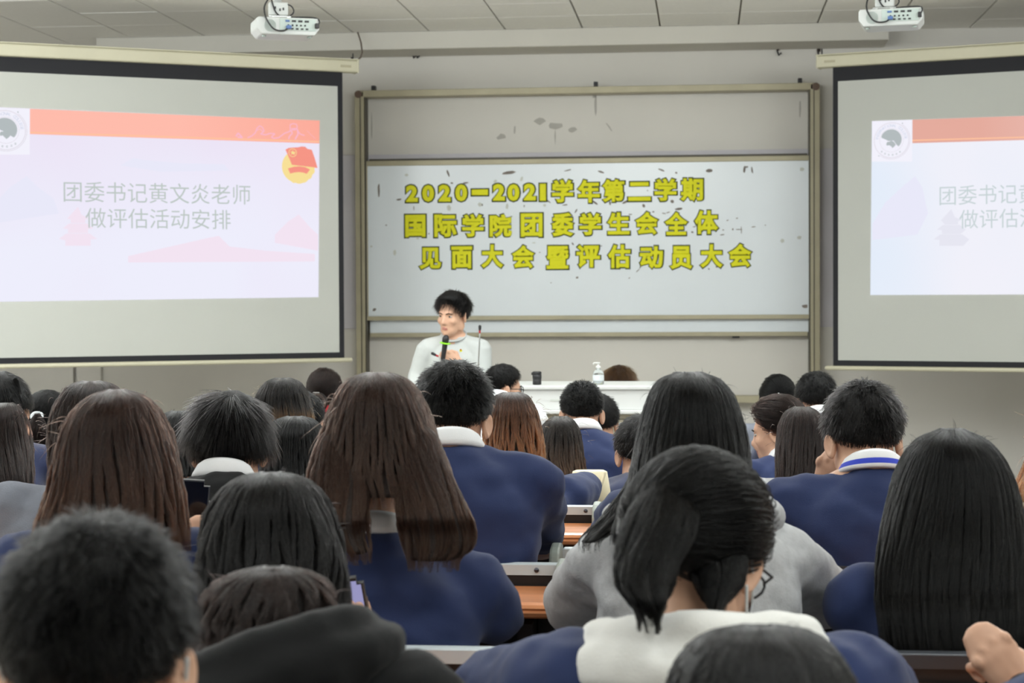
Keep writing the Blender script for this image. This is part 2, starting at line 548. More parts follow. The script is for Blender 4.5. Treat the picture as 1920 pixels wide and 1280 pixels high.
# rear panel, mostly behind, its lower strip showing
z1 = wp(1100, 624).z
bar('rear_panel', qx0 + .01, qx1 - .005, z1, qz1 + .03, YF + .06, YF + .08, M['white_board'], bevel=.002, label='second white panel showing as a strip below')
bar('panel_rail', qx0 + .01, qx1 - .012, z1 - .03, z1 + .004, YF + .045, YF + .09, M['alu'])
bar('panel_rail', qx0 + .01, qx1 - .012, qz1 + .03, qz1 + .055, YF + .05, YF + .09, M['alu_dark'])
bar('latch', wp(1380, 629).x - .03, wp(1380, 629).x + .03, z1 - .045, z1 - .03, YF + .05, YF + .07, M['black'])
YS = YF + .015           # writing surface
# tape scraps left on the board: irregular flat pieces
def scrap_poly(g, x, y, w_, h_, a, Y, n=7, mi=0):
    c = on_y(x, y, Y); s = 14.4 / F
    P = []
    for i in range(n):
        t = 2 * PI * i / n
        r = random.uniform(.65, 1.1)
        u, v = math.cos(t) * w_ / 2 * r * s, math.sin(t) * h_ / 2 * r * s
        P.append(Vector((c.x + u * math.cos(a) - v * math.sin(a), Y - .0012, c.z + u * math.sin(a) + v * math.cos(a))))
    n0 = len(P)
    P += [p + Vector((0, .0015, 0)) for p in P]
    Q = [tuple(range(n0)), tuple(range(2 * n0 - 1, n0 - 1, -1))] + [(i, n0 + i, n0 + (i + 1) % n0, (i + 1) % n0) for i in range(n0)]
    g.add(P, Q, mi)
g = G()
dark = [(710, 356, 5, 30, .0), (748, 374, 11, 4, .1), (840, 325, 4, 15, .35), (953, 324, 27, 8, .1), (1065, 319, 18, 3, .25), (1127, 322, 13, 4, -.3),
        (1241, 319, 14, 4, -.4), (1268, 324, 5, 5, 0), (1330, 320, 15, 7, .1), (1396, 318, 5, 15, -.1), (1400, 313, 8, 4, .2), (1410, 318, 4, 17, .1), (847, 343, 6, 4, 0), (872, 343, 14, 4, .1),
        (1116, 380, 12, 5, -.6), (1144, 381, 4, 9, .1), (1172, 379, 13, 5, .5), (1207, 386, 5, 8, .4), (1260, 377, 8, 8, .3), (1273, 392, 16, 5, .1), (1253, 398, 9, 2, .3), (1028, 377, 13, 3, -.6),
        (1060, 384, 11, 3, .1), (1080, 395, 3, 10, -.5), (1182, 402, 9, 2, 0), (1225, 397, 5, 3, 0), (1385, 430, 16, 2, 0), (1390, 431, 2, 15, 0), (1374, 430, 3, 5, 0), (1413, 425, 11, 2, .1),
        (1435, 422, 3, 2, 0), (1382, 409, 5, 2, 0), (1364, 413, 5, 2, .3), (1354, 440, 9, 2, .2), (1356, 431, 4, 3, 0), (804, 438, 3, 3, 0), (724, 422, 3, 3, 0), (1074, 457, 3, 8, .5), (1329, 504, 4, 4, 0),
        (1345, 500, 6, 4, .2), (1082, 520, 7, 4, .2), (1050, 428, 12, 2, 0), (1302, 425, 7, 2, 0), (1298, 435, 5, 4, 0), (1196, 507, 14, 2, .8), (1180, 521, 5, 2, .8), (702, 580, 10, 7, .4), (1509, 574, 12, 8, 0), (776, 390, 2, 9, 0), (904, 384, 3, 6, 0), (983, 386, 2, 6, 0), (1012, 473, 4, 2, 0), (1033, 530, 3, 2, 0), (1127, 461, 6, 2, 0), (1270, 408, 3, 2, 0), (1245, 400, 8, 2, -.2), (1214, 357, 3, 2, 0)]
for x, y, w_, h_, a in dark:
    scrap_poly(g, x, y, w_, h_, a, YS)
tag(link('tape_residue', g, M['tape'], board), 'dark torn scraps of old tape', kind='stuff')
g = G()
for x, y, w_, h_, a in [(740, 474, 7, 13, -.1), (842, 390, 9, 13, .2), (900, 384, 9, 11, .4), (951, 386, 7, 14, 0), (978, 336, 6, 13, -.3), (762, 328, 8, 6, 0), (1021, 385, 9, 7, 0), (1504, 317, 9, 9, 0), (1467, 451, 9, 9, .7), (1498, 445, 11, 9, .3), (696, 462, 7, 5, 0), (783, 447, 7, 4, 0), (1001, 455, 9, 3, 0), (928, 340, 9, 6, .4)]:
    scrap_poly(g, x, y, w_, h_, a, YS, 5)
tag(link('tape_residue', g, M['tape2'], board), 'pale patches of old clear tape', kind='stuff')
# grubby stains on the bare wall inside the frame
g = G()
for x, y, w_, h_, a in [(1012, 227, 22, 17, 0), (1042, 236, 30, 14, -.1), (1073, 243, 18, 14, 0), (940, 256, 20, 12, .2), (965, 243, 4, 18, 0), (1041, 255, 3, 34, 0), (1117, 195, 5, 44, 0), (1114, 178, 9, 14, 0), (1142, 238, 3, 26, .6), (1500, 205, 4, 40, 0), (697, 235, 3, 50, 0)]:
    scrap_poly(g, x, y, w_, h_, a, YW, 8)
tag(link('wall_mark', g, M['stain'], bpy.data.objects['wall_front']), 'faint grey grubby marks', kind='stuff')
# hooks high on the wall
for px, py, lab in ((661, 104, 'small dark wire hook on the wall just above the end of the left screen case'), (777, 103, 'small dark double hook high on the wall above the left end of the whiteboard'),
                    (1459, 98, 'small dark hook high on the wall above the right end of the whiteboard'), (1535, 101, 'small dark hook on the wall above the right screen case end')):
    p = on_y(px, py, YW)
    h = thing('wall_hook', lab, 'hook', (p.x, p.y, p.z), 'hooks high on the front wall')
    for k in ((0, .03) if px == 777 else (0,)):
        g = G(); g.tube([p + Vector((k, 0, .035)), p + Vector((k, -.03, .03)), p + Vector((k - .008, -.045, 0)), p + Vector((k + .004, -.05, -.03)), p + Vector((k + .018, -.055, -.015))], .007, 8)
        link('hook_wire', g, M['black'], h, smooth=True)
    g = G(); g.box(p + Vector((0, -.004, .03)), (.03, .008, .03)); link('plate', g, M['cap'], h)

# ------------------------------------------------------------------ yellow letters
def text_mesh(ch, bevel=0.0, extrude=0.0, res=2, spacing=1.0, bold=0.0):
    cu = bpy.data.curves.new('txt', 'FONT')
    cu.body = ch
    cu.size = 1.0
    cu.align_x, cu.align_y = 'CENTER', 'CENTER'
    cu.extrude = extrude
    cu.bevel_depth = bevel
    cu.bevel_resolution = res
    cu.resolution_u = 3
    cu.space_character = spacing
    cu.offset = bold
    o = bpy.data.objects.new('txt', cu)
    COL.objects.link(o)
    dg = bpy.context.evaluated_depsgraph_get()
    me = bpy.data.meshes.new_from_object(o.evaluated_get(dg))
    bpy.data.objects.remove(o)
    bpy.data.curves.remove(cu)
    n = len(me.vertices)
    co = np.empty(n * 3); me.vertices.foreach_get('co', co)
    return me, co.reshape(n, 3)
def place_text(me, co, name, m, parent, origin, ux, uy, un, w_=None, h_=None, depth=None):
    """fit text mesh to w_ x h_ metres centred on origin"""
    lo, hi = co.min(0), co.max(0)
    c = (lo + hi) / 2
    sx = w_ / (hi[0] - lo[0]) if w_ else None
    sy = h_ / (hi[1] - lo[1]) if h_ else None
    sx = sx or sy; sy = sy or sx
    q = (co - c) * np.array([sx, sy, (depth / max(1e-6, hi[2] - lo[2])) if depth else 1.0])
    B = np.array([ux, uy, un]).T
    out = q @ B.T + np.array(origin)
    me.vertices.foreach_set('co', out.ravel())
    me.update()
    return link(name, me, m, parent)
rows = [
    ('top', [('2', 772.5, 363, 24, 33), ('0', 803, 362.5, 24, 33), ('2', 834, 362, 24, 33), ('0', 865, 361.5, 24, 33), ('—', 900, 360.5, 32, 12), ('2', 935.7, 360.5, 24, 33), ('0', 963, 361, 24, 33), ('2', 993.6, 360, 24, 33), ('1', 1018, 360.5, 13, 33),
             ('学', 1055, 358, 41, 44), ('年', 1104, 358.5, 43, 44), ('第', 1150, 357.5, 43, 44), ('二', 1199, 359, 43, 36), ('学', 1248, 355.5, 42, 43), ('期', 1297, 356, 43, 44)]),
    ('middle', [('国', 779, 423.5, 40, 43), ('际', 835.5, 423, 44, 44), ('学', 887, 422.5, 42, 44), ('院', 939, 423, 43, 44), ('团', 997, 422, 42, 45), ('委', 1055, 421, 43, 45), ('学', 1107, 420, 42, 43), ('生', 1159.6, 419, 43, 42), ('会', 1212.7, 418.5, 44, 44), ('全', 1268, 419, 44, 44), ('体', 1324.6, 416.5, 45, 45)]),
    ('bottom', [('见', 806.6, 484.5, 43, 42), ('面', 866, 482.5, 41, 43), ('大', 923, 480.5, 43, 45), ('会', 981, 481.5, 44, 45), ('暨', 1045.5, 482.5, 43, 44), ('评', 1103, 480.5, 45, 44), ('估', 1161, 480.5, 43, 45), ('动', 1221.5, 482.5, 44, 43), ('员', 1277, 483, 43, 44), ('大', 1334, 480, 43, 45), ('会', 1387.6, 479, 44, 45)]),
]
ORD = ['first', 'second', 'third', 'fourth', 'fifth', 'sixth', 'seventh', 'eighth', 'ninth', 'tenth', 'eleventh', 'twelfth', 'thirteenth', 'fourteenth', 'fifteenth']
EX, EZ, EN = Vector((1, 0, 0)), Vector((0, 0, 1)), Vector((0, -1, 0))
PXM = 14.33 / F
for rname, chars in rows:
    for i, (ch, px, py, pw, ph) in enumerate(chars):
        p = on_y(px, py, YS)
        digit = ch in '2016—'
        what = 'dash' if ch == '—' else ('digit ' if digit else 'character ') + ch
        t = thing('paper_letter', 'yellow paper %s, %s sign in the %s line of the whiteboard' % (what, ORD[i], rname), 'letter', (p.x, YS, p.z), 'yellow paper letters on the whiteboard')
        bw = .06 if digit else .045
        me, co = text_mesh(ch, bw + .028, .004, 1)
        place_text(me, co, 'outline', M['olive'], t, (p.x, YS - .004, p.z), EX, EZ, EN, (pw + 3.5) * PXM, (ph + 3.5) * PXM, .006)
        me, co = text_mesh(ch, bw, .004, 1)
        place_text(me, co, 'face', M['yellow'], t, (p.x, YS - .009, p.z), EX, EZ, EN, (pw - 1) * PXM, (ph - 1) * PXM, .010)

# ------------------------------------------------------------------ projection screens
def screen(side, A, B, width, ztop_px, zbot_px, lab):
    """A: frame point at the inner (board) end, B: another point along the screen; u runs away from the board"""
    u = Vector((B.x - A.x, B.y - A.y, 0)).normalized()
    n = Vector((-u.y, u.x, 0))
    if n.dot(FWD) > 0:
        n = -n                      # towards the audience
    zt, zb_ = ztop_px, zbot_px
    t = thing('projection_screen', lab, 'projection screen', (A.x + u.x * width / 2, A.y + u.y * width / 2, zb_), 'pull-down projection screens')
    def P(a, z, off=0.0):
        return Vector((A.x, A.y, 0)) + u * a + UP * z + n * off
    def slab(name, a0, a1, z0, z1, off, th, m, bevel=0, label=None, par=t):
        g = G(); c = P((a0 + a1) / 2, (z0 + z1) / 2, off - th / 2)
        rot = Matrix((u, n, UP)).transposed()
        g.box(c, (a1 - a0, th, z1 - z0), rot)
        return tag(link(name, g, m, par, bevel=bevel), label)
    b = .038
    slab('screen_border', 0, width, zb_, zt, 0, .003, M['blackscreen'], label='black fabric border')
    cloth = slab('screen_cloth', b, width - b, zb_ + .042, zt - .10, .0025, .003, M['screencloth'], label='off-white projection fabric')
    slab('housing', -.11, width + .11, zt + .0, zt + .085, .05, .10, M['housing'], .012, 'cream metal roller case')
    slab('housing_lip', -.11, width + .11, zt + .085, zt + .093, .056, .112, M['cap'] if False else M['housing'], .002)
    for a in (-.11, width + .095):
        slab('end_cap', a, a + .015, zt - .004, zt + .092, .053, .106, M['housing'], .006)
    slab('label_plate', -.05, .03, zt + .03, zt + .048, .0515, .002, M['alu'])
    g = G(); g.tube([P(-.045, zb_ - .014, 0), P(width + .045, zb_ - .014, 0)], .016, 12); tag(link('bottom_bar', g, M['housing'], t, smooth=True), 'cream weight bar')
    g = G(); g.tube([P(-.08, zt + .09, 0), P(-.08, zt + .135, .0)], .005, 8); link('bracket', g, M['black'], t)
    g = G(); g.tube([P(width, zt + .09, 0), P(width, ZC + .01, .0)], .008, 8); link('bracket', g, M['black'], t)
    return t, P, u, n, cloth
def ray_on(x, y, A, u, off, n):
    """pixel -> (a, z) on the screen plane"""
    r = ray(x, y)
    k = ((A - CAM).dot(n) + off) / r.dot(n)
    p = CAM + r * k
    return (p - A).dot(u), p.z

E = {}
E['l_bg'] = emit('slide_wash_left', (238, 238, 252), 1.0, (236, 226, 244), 2, (2.0, 3.2), 1.3)
E['r_bg'] = emit('slide_wash_right', (228, 237, 250), 1.0, (241, 241, 250), 0, (1.15, 1.8), 1.3)
E['l_banner'] = emit('slide_banner_left', (255, 188, 172), 1.0, (250, 158, 140), 0, (-3.6, -2.0))
E['r_banner'] = emit('slide_banner_right', (229, 172, 158), 1.0, (236, 200, 192), 0, (1.9, 3.0))
E['bannerline'] = emit('slide_banner_line', (255, 196, 160))
E['text'] = emit('slide_text_grey', (190, 200, 196))
E['text2'] = emit('slide_text_grey_right', (200, 212, 214))
E['logo'] = emit('slide_logo_grey', (180, 188, 190))
E['logobox'] = emit('slide_logo_box', (243, 242, 252))
E['logoring'] = emit('slide_logo_ring', (212, 206, 216))
E['logotext'] = emit('slide_logo_text', (206, 212, 230))
E['line'] = emit('slide_line_pink', (250, 186, 206))
E['eyel'] = emit('slide_emblem_yellow', (248, 224, 152))
E['ered'] = emit('slide_emblem_red', (246, 150, 134))
E['pag'] = emit('slide_pagoda_pink', (243, 228, 242))
E['pag2'] = emit('slide_pagoda_grey', (231, 231, 242))
E['hill'] = emit('slide_hill', (233, 233, 249))

def flat_poly(name, P, pts, off, m, parent, th=.0006):
    """flat shape printed in light on the slide: pts are (a, z)"""
    me = bpy.data.meshes.new(name)
    vs = [tuple(P(a, z, off)) for a, z in pts]
    bm = bmesh.new()
    bv = [bm.verts.new(v) for v in vs]
    f = bm.faces.new(bv)
    bmesh.ops.triangulate(bm, faces=[f])
    bm.to_mesh(me); bm.free()
    return link(name, me, m, parent)
def ring_poly(name, P, c, r0, r1, off, m, parent, a0=0, a1=2 * PI, n=48):
    v, f = [], []
    for i in range(n + 1):
        t = a0 + (a1 - a0) * i / n
        for r in (r0, r1):
            v.append(P(c[0] + r * math.cos(t), c[1] + r * math.sin(t), off))
    for i in range(n):
        f.append((2 * i, 2 * i + 1, 2 * i + 3, 2 * i + 2))
    g = G(); g.add(v, f)
    return link(name, g, m, parent)
def pix_poly(name, S, pts, off, m, parent):
    A, u, n, P = S
    return flat_poly(name, P, [ray_on(x, y, A, u, 0, n) for x, y in pts], off, m, parent)
def text_on(txt, S, cx, cy, wpx, hpx, off, m, parent, name='slide_text', bold=-.002, flip=False):
    A, u, n, P = S
    a, z = ray_on(cx, cy, A, u, 0, n)
    a1, _ = ray_on(cx - wpx / 2, cy, A, u, 0, n); a2, _ = ray_on(cx + wpx / 2, cy, A, u, 0, n)
    _, z1 = ray_on(cx, cy - hpx / 2, A, u, 0, n); _, z2 = ray_on(cx, cy + hpx / 2, A, u, 0, n)
    me, co = text_mesh(txt, bold=bold)
    right = u if u.dot(LAT) > 0 else -u
    return place_text(me, co, name, m, parent, P((a1 + a2) / 2, z, off), right, UP, n, abs(a2 - a1), abs(z1 - z2))
def logo(S, cx, cy, r_px, parent):
    A, u, n, P = S
    a, z = ray_on(cx, cy, A, u, 0, n)
    a2, _ = ray_on(cx + r_px, cy, A, u, 0, n)
    r = abs(a2 - a)
    sg = 1 if u.dot(LAT) > 0 else -1
    def PP(x, y, off=0.0):
        return P(x * sg, y, off)
    c = (a * sg, z)
    ring_poly('logo_ring', PP, c, r * .975, r, .0075, E['logoring'], parent)
    ring_poly('logo_ring', PP, c, r * 1.05, r * 1.07, .0075, E['logoring'], parent, -2.2, .95)
    ring_poly('logo_ring', PP, c, r * .66, r * .675, .0075, E['logoring'], parent)
    for t in (.98, -2.27):
        ring_poly('logo_dot', PP, (c[0] + r * 1.12 * math.cos(t), c[1] + r * 1.12 * math.sin(t)), 0.0, r * .035, .0075, E['logo'], parent, n=12)
    # fan-shaped head and lower crescent
    def q(pts):
        return [(c[0] + x * r, c[1] + y * r) for x, y in pts]
    fan = [(-.57, .16)] + [(-.02 + .6 * math.cos(t), .04 + .58 * math.sin(t)) for t in [PI - .42 - i * (PI + .35) / 18 for i in range(19)]] + [(.3, -.28), (.24, -.14), (.12, -.02), (-.03, .02), (-.14, -.04), (-.22, -.02), (-.3, .04)]
    flat_poly('logo_fan', PP, q(fan), .0075, E['logo'], parent)
    low = [(-.3, -.2), (-.24, -.08), (-.12, -.08), (-.02, -.03), (.1, -.07), (.2, -.18), (.24, -.27), (.16, -.36), (.04, -.45), (.02, -.37), (-.04, -.3), (-.14, -.27), (-.26, -.3)]
    flat_poly('logo_fan', PP, q(low), .0075, E['logo'], parent)
    right = u if sg > 0 else -u
    word = 'INTERNATIONAL COLLEGE'
    for i, ch in enumerate(word):
        if ch == ' ':
            continue
        t = PI - .12 - (PI - .24) * i / (len(word) - 1)
        me, co = text_mesh(ch)
        place_text(me, co, 'logo_letter', E['logotext'], parent, PP(c[0] + r * .83 * math.cos(t), c[1] + r * .83 * math.sin(t), .0075), right * math.sin(t) - UP * math.cos(t) if False else (right * math.cos(t - PI / 2) + UP * math.sin(t - PI / 2)), right * math.cos(t) + UP * math.sin(t), n, None, r * .16)
    for i in range(6):
        t = PI * 1.27 + i * .27
        x, y = c[0] + r * .83 * math.cos(t), c[1] + r * .83 * math.sin(t)
        for dx, dy, w_, h_ in ((0, .03, .1, .018), (0, -.035, .09, .018), (0, 0, .018, .11), (-.04, 0, .016, .07)):
            flat_poly('logo_letter', PP, [(x + r * (dx - w_ / 2), y + r * (dy - h_ / 2)), (x + r * (dx + w_ / 2), y + r * (dy - h_ / 2)), (x + r * (dx + w_ / 2), y + r * (dy + h_ / 2)), (x + r * (dx - w_ / 2), y + r * (dy + h_ / 2))], .0075, E['logo'], parent)

# left screen
D1 = 13.0
A1 = at(645, 560, D1); B1 = at(0, 560, D1 / 1.078)
zt = at(645, 137, D1).z; zbt = at(645, 671, D1).z
scrL, PL, uL, nL, clothL = screen('left', Vector((A1.x, A1.y, 0)), B1, 2.75, zt, zbt, 'large pull-down projection screen left of the whiteboard, showing the slide with the red flag emblem')
SL = (Vector((A1.x, A1.y, 0)), uL, nL, PL)
pix_poly('slide', SL, [(-27, 200), (599, 226), (597, 557), (-27, 566)], .0035, E['l_bg'], scrL)['label'] = 'pale projected slide'
pix_poly('slide_banner', SL, [(56, 204), (599, 226), (598.5, 269), (56, 251.5)], .005, E['l_banner'], scrL)['label'] = 'salmon red slide banner'
pix_poly('slide_line', SL, [(56, 247), (598.6, 264.5), (598.5, 267), (56, 249.5)], .006, E['bannerline'], scrL)
pix_poly('slide_logo_box', SL, [(-27, 200.5), (55.5, 204), (55.5, 290), (-27, 290)], .005, E['logobox'], scrL)
logo(SL, 10, 244, 38, scrL)
text_on('团委书记黄文炎老师', SL, 294, 362, 350, 38, .0065, E['text'], scrL)
text_on('做评估活动安排', SL, 296, 410, 272, 37, .0065, E['text'], scrL)
def wall_line(S, pts, wpx, parent, m):
    A, u, n, P = S
    g = G()
    q = [ray_on(x, y, A, u, 0, n) for x, y in pts]
    for (a0, z0), (a1, z1_) in zip(q[:-1], q[1:]):
        dx, dz = a1 - a0, z1_ - z0
        L = math.hypot(dx, dz) or 1e-6
        ox, oz = -dz / L * wpx * .0018, dx / L * wpx * .0018
        g.add([P(a0 - ox, z0 - oz, .0065), P(a1 - ox, z1_ - oz, .0065), P(a1 + ox, z1_ + oz, .0065), P(a0 + ox, z0 + oz, .0065)], [(0, 1, 2, 3)])
    link('slide_line', g, m, parent)
def sx(x): return 400 + x / 7.385
def sy(y): return 200 + y / 7.385
for pts, wd in (([(470, 430), (530, 405), (580, 360), (600, 300), (640, 265), (680, 290), (700, 340), (650, 380), (720, 390), (780, 370), (850, 375), (800, 420), (830, 440), (900, 430), (980, 370), (1060, 340)], 2.2),
                ([(1060, 345), (1060, 250), (1100, 235), (1150, 245), (1160, 300), (1070, 305)], 1.8), ([(1070, 320), (1090, 370), (1050, 410), (1040, 450)], 2.5), ([(1160, 310), (1170, 380), (1140, 430), (1130, 455)], 3), ([(1160, 330), (1200, 380), (1260, 400)], 2), ([(1290, 330), (1350, 390), (1410, 445)], .7), ([(310, 410), (340, 365), (400, 430), (330, 420)], 3), ([(590, 330), (640, 310), (690, 350)], 1.5), ([(1090, 305), (1090, 330), (1120, 310), (1120, 330), (1150, 310)], 1.5)):
    wall_line(SL, [(sx(x), sy(y)) for x, y in pts], wd, scrL, E['line'])
# round yellow emblem with a red flag
em = [(sx(1175 + 228 * (1 + (.045 if (i % 4 < 2 and (i > 44 or i < 2)) else 0)) * math.cos(t)), sy(825 - 232 * (1 + (.045 if (i % 4 < 2 and (i > 44 or i < 2)) else 0)) * math.sin(t))) for i, t in [(i, 2 * PI * i / 64) for i in range(64)]]
pix_poly('emblem_sun', SL, em, .005, E['eyel'], scrL)['label'] = 'yellow round emblem on the slide'
pix_poly('emblem_flag', SL, [(sx(x), sy(y)) for x, y in [(995, 595), (1040, 570), (1100, 565), (1160, 565), (1220, 550), (1270, 555), (1300, 585), (1360, 597), (1400, 710), (1440, 850), (1390, 840), (1340, 825), (1325, 785), (1250, 790), (1160, 785), (1085, 805), (1050, 720)]], .006, E['ered'], scrL)['label'] = 'red flag of the emblem'
pix_poly('emblem_ribbon', SL, [(sx(x), sy(y)) for x, y in [(1030, 855), (1110, 832), (1190, 825), (1270, 838), (1335, 870), (1290, 930), (1240, 912), (1180, 905), (1120, 912), (1060, 925)]], .006, E['ered'], scrL)
A_, u_, n_, P_ = SL
ec = ray_on(sx(1095), sy(637), A_, u_, 0, n_)
ring_poly('emblem_ring', P_, ec, .026, .030, .0075, E['eyel'], scrL, n=24)
flat_poly('emblem_star', P_, [(ec[0] + (.02 if i % 2 == 0 else .008) * math.sin(PI * i / 5), ec[1] + (.02 if i % 2 == 0 else .008) * math.cos(PI * i / 5)) for i in range(10)], .0075, E['eyel'], scrL)
# faint pagoda and hills washed into the slide
def pagoda(S, cx, cy, k, m, parent):
    def q(p): return [(cx + x * k, cy + y * k) for x, y in p]
    pix_poly('slide_pagoda', S, q([(0, -50), (4, -34), (24, -24), (16, -22), (16, -14), (-16, -14), (-16, -22), (-24, -24), (-4, -34)]), .0048, m, parent)
    pix_poly('slide_pagoda', S, q([(-20, -13), (20, -13), (34, -2), (22, -1), (22, 8), (-22, 8), (-22, -1), (-34, -2)]), .0048, m, parent)
    pix_poly('slide_pagoda', S, q([(-26, 9), (26, 9), (42, 21), (28, 22), (28, 36), (-28, 36), (-28, 22), (-42, 21)]), .0048, m, parent)
pagoda(SL, 146, 430, .85, E['pag'], scrL)
pix_poly('slide_hill', SL, [(-20, 390), (20, 350), (50, 330), (70, 350), (100, 372), (110, 400), (-20, 420)], .0045, E['hill'], scrL)
pix_poly('slide_hill', SL, [(515, 440), (540, 415), (560, 402), (580, 425), (596, 440), (596, 470), (515, 455)], .0045, E['pag'], scrL)
pix_poly('slide_hill', SL, [(240, 480), (300, 470), (360, 462), (390, 446), (410, 442), (430, 462), (500, 470), (590, 476), (590, 490), (240, 492)], .0045, E['pag'], scrL)
pix_poly('slide_hill', SL, [(225, 310), (250, 296), (270, 300), (340, 306), (420, 308), (430, 320), (300, 322)], .0045, E['hill'], scrL)

# right screen
D2 = 13.0
A2 = at(1562, 560, D2); B2 = at(1920, 560, D2 / 1.046)
zt = at(1562, 128, D2).z; zbt = at(1562, 686, D2).z
scrR, PR, uR, nR, clothR = screen('right', Vector((A2.x, A2.y, 0)), B2, 2.75, zt, zbt, 'large pull-down projection screen right of the whiteboard, cut off by the photo edge')
SR = (Vector((A2.x, A2.y, 0)), uR, nR, PR)
def rp(dx):  # slide corners extended past the frame
    return 1635 + dx
pix_poly('slide', SR, [(1635, 227), (2180, 208), (2180, 551), (1632, 553)], .0035, E['r_bg'], scrR)['label'] = 'pale projected slide'
pix_poly('slide_banner', SR, [(1711, 224.5), (2180, 208), (2180, 255), (1711, 268.5)], .005, E['r_banner'], scrR)['label'] = 'salmon slide banner'
pix_poly('slide_line', SR, [(1711, 262), (2180, 249), (2180, 251), (1711, 264.5)], .006, E['bannerline'], scrR)
pix_poly('slide_logo_box', SR, [(1635.5, 227), (1710.5, 224.5), (1710.5, 303), (1635, 303)], .005, E['logobox'], scrR)
logo(SR, 1672, 263, 33, scrR)
text_on('团委书记黄文炎老师', SR, 1932, 362, 340, 37, .0065, E['text2'], scrR)
text_on('做评估活动安排', SR, 1932, 408, 266, 36, .0065, E['text2'], scrR)
pagoda(SR, 1784, 432, .8, E['pag2'], scrR)
pix_poly('slide_hill', SR, [(1636, 420), (1660, 380), (1690, 352), (1716, 330), (1730, 352), (1740, 400), (1720, 440), (1636, 450)], .0045, E['hill'], scrR)
# loose cable from the ceiling to the left screen case
pts = [on_y(671, 61, YB - .05), on_y(677, 80, YB - .15), on_y(679, 98, YB - .3), at(676, 108, 13.3), at(671, 112, 13.15)]
g = G(); g.tube(pts, .006, 8)
tag(link('cable', g, M['cap'], smooth=True), 'thin dark cable hanging from ceiling to the left screen case end', 'cable')

# ------------------------------------------------------------------ people: geometry library
ROWS = [1.05, 1.98, 2.93, 3.87, 4.95, 5.78, 6.70, 7.62, 8.62]

def rotm(yaw, pitch=0, tilt=0):
    return Matrix.Rotation(yaw, 3, 'Z') @ Matrix.Rotation(-pitch, 3, 'X') @ Matrix.Rotation(tilt, 3, 'Y')

def lerp(a, b, t):
    return a + (b - a) * t
def interp(x, xs, ys):
    return float(np.interp(x, xs, ys))

def hand_geo(curl=.35, spread=.10, thumb=.5):
    """right hand: wrist at origin, +Y fingers, +Z back of hand, thumb on -X"""
    g = G()
    g.tube([(0, -.005, 0), (0, .03, .002), (-.002, .06, .003), (-.002, .083, .002)], [.026, .034, .040, .036], 12, flat=.42, ref=(1, 0, 0))
    L = [(-.029, .080, .036, .024, .020, .0088), (-.009, .087, .040, .027, .021, .0090), (.011, .084, .037, .025, .020, .0086), (.029, .074, .029, .019, .018, .0076)]
    for i, (x, y, a, b, c, r) in enumerate(L):
        sp = -spread * (i - 1.5) * .5
        p = Vector((x, y - .012, 0))
        pts = [p.copy()]
        ang = 0
        for k, ln in enumerate((a + .012, b, c)):
            ang += curl * (1.0, 1.25, .9)[k] * (1 + .05 * i)
            p = p + Vector((-math.sin(sp) * -1 * math.cos(ang) * ln * -1, math.cos(ang) * ln, -math.sin(ang) * ln))
            pts.append(p.copy())
        g.tube(pts, [r * 1.1, r * 1.02, r * .94, r * .8], 9)
    for x, y, a, b, c, r in L:
        g.ball((x, y - .008, .008), (.0108, .0135, .0115), None, 10, 7)
    t = thumb
    g.tube([(-.02, .016, -.006), (-.042, .038, -.012 - .01 * t), (-.054 + .012 * t, .064, -.02 - .02 * t), (-.050 + .024 * t, .088, -.026 - .028 * t)], [.014, .0125, .0105, .0085], 9)
    return g
HANDS = {}
def hand_mesh(kind):
    if kind not in HANDS:
        g = {'relaxed': lambda: hand_geo(.28), 'grip': lambda: hand_geo(.95, .02, 1.3), 'fist': lambda: hand_geo(1.15, .0, 1.2)}[kind]()
        me = remesh(g, .0036, 2)
        n = len(me.vertices); co = np.empty(n * 3); me.vertices.foreach_get('co', co)
        HANDS[kind] = (co.reshape(n, 3), [tuple(p.vertices) for p in me.polygons])
        bpy.data.meshes.remove(me)
    return HANDS[kind]
def hand_at(kind, wrist, fingers, back, right=True, k=1.0):
    """world verts and faces for a hand: fingers direction, back-of-hand direction"""
    y = Vector(fingers).normalized()
    z = Vector(back); z = (z - y * z.dot(y)).normalized()
    x = y.cross(z)
    co, f = hand_mesh(kind)
    B = np.array([x, y, z]).T * k
    c = co.copy()
    if not right:
        c[:, 0] *= -1
        f = [q[::-1] for q in f]
    return c @ B.T + np.array(wrist), f

def ear_geo(g, H0, R, hs, side, mi=0):
    def fn(p, q):
        r = math.sqrt((q.y / .019) ** 2 + (q.z / .031) ** 2)
        x = q.x
        if p.x * side > 0:
            x = q.x * (.25 + .75 * min(1, max(0, (r - .5) / .3)))
        low = max(0, -(q.z) / .031)
        return Vector((x, q.y * (1 - .35 * low) + .004 * low, q.z)) * hs
    Rr = R @ Matrix.Rotation(-side * .45, 3, 'Z') @ Matrix.Rotation(-.18, 3, 'X')
    g.ball(H0 + R @ (Vector((side * .081, -.006, -.008)) * hs), (.011, .019, .031), Rr, 18, 13, mi, fn)

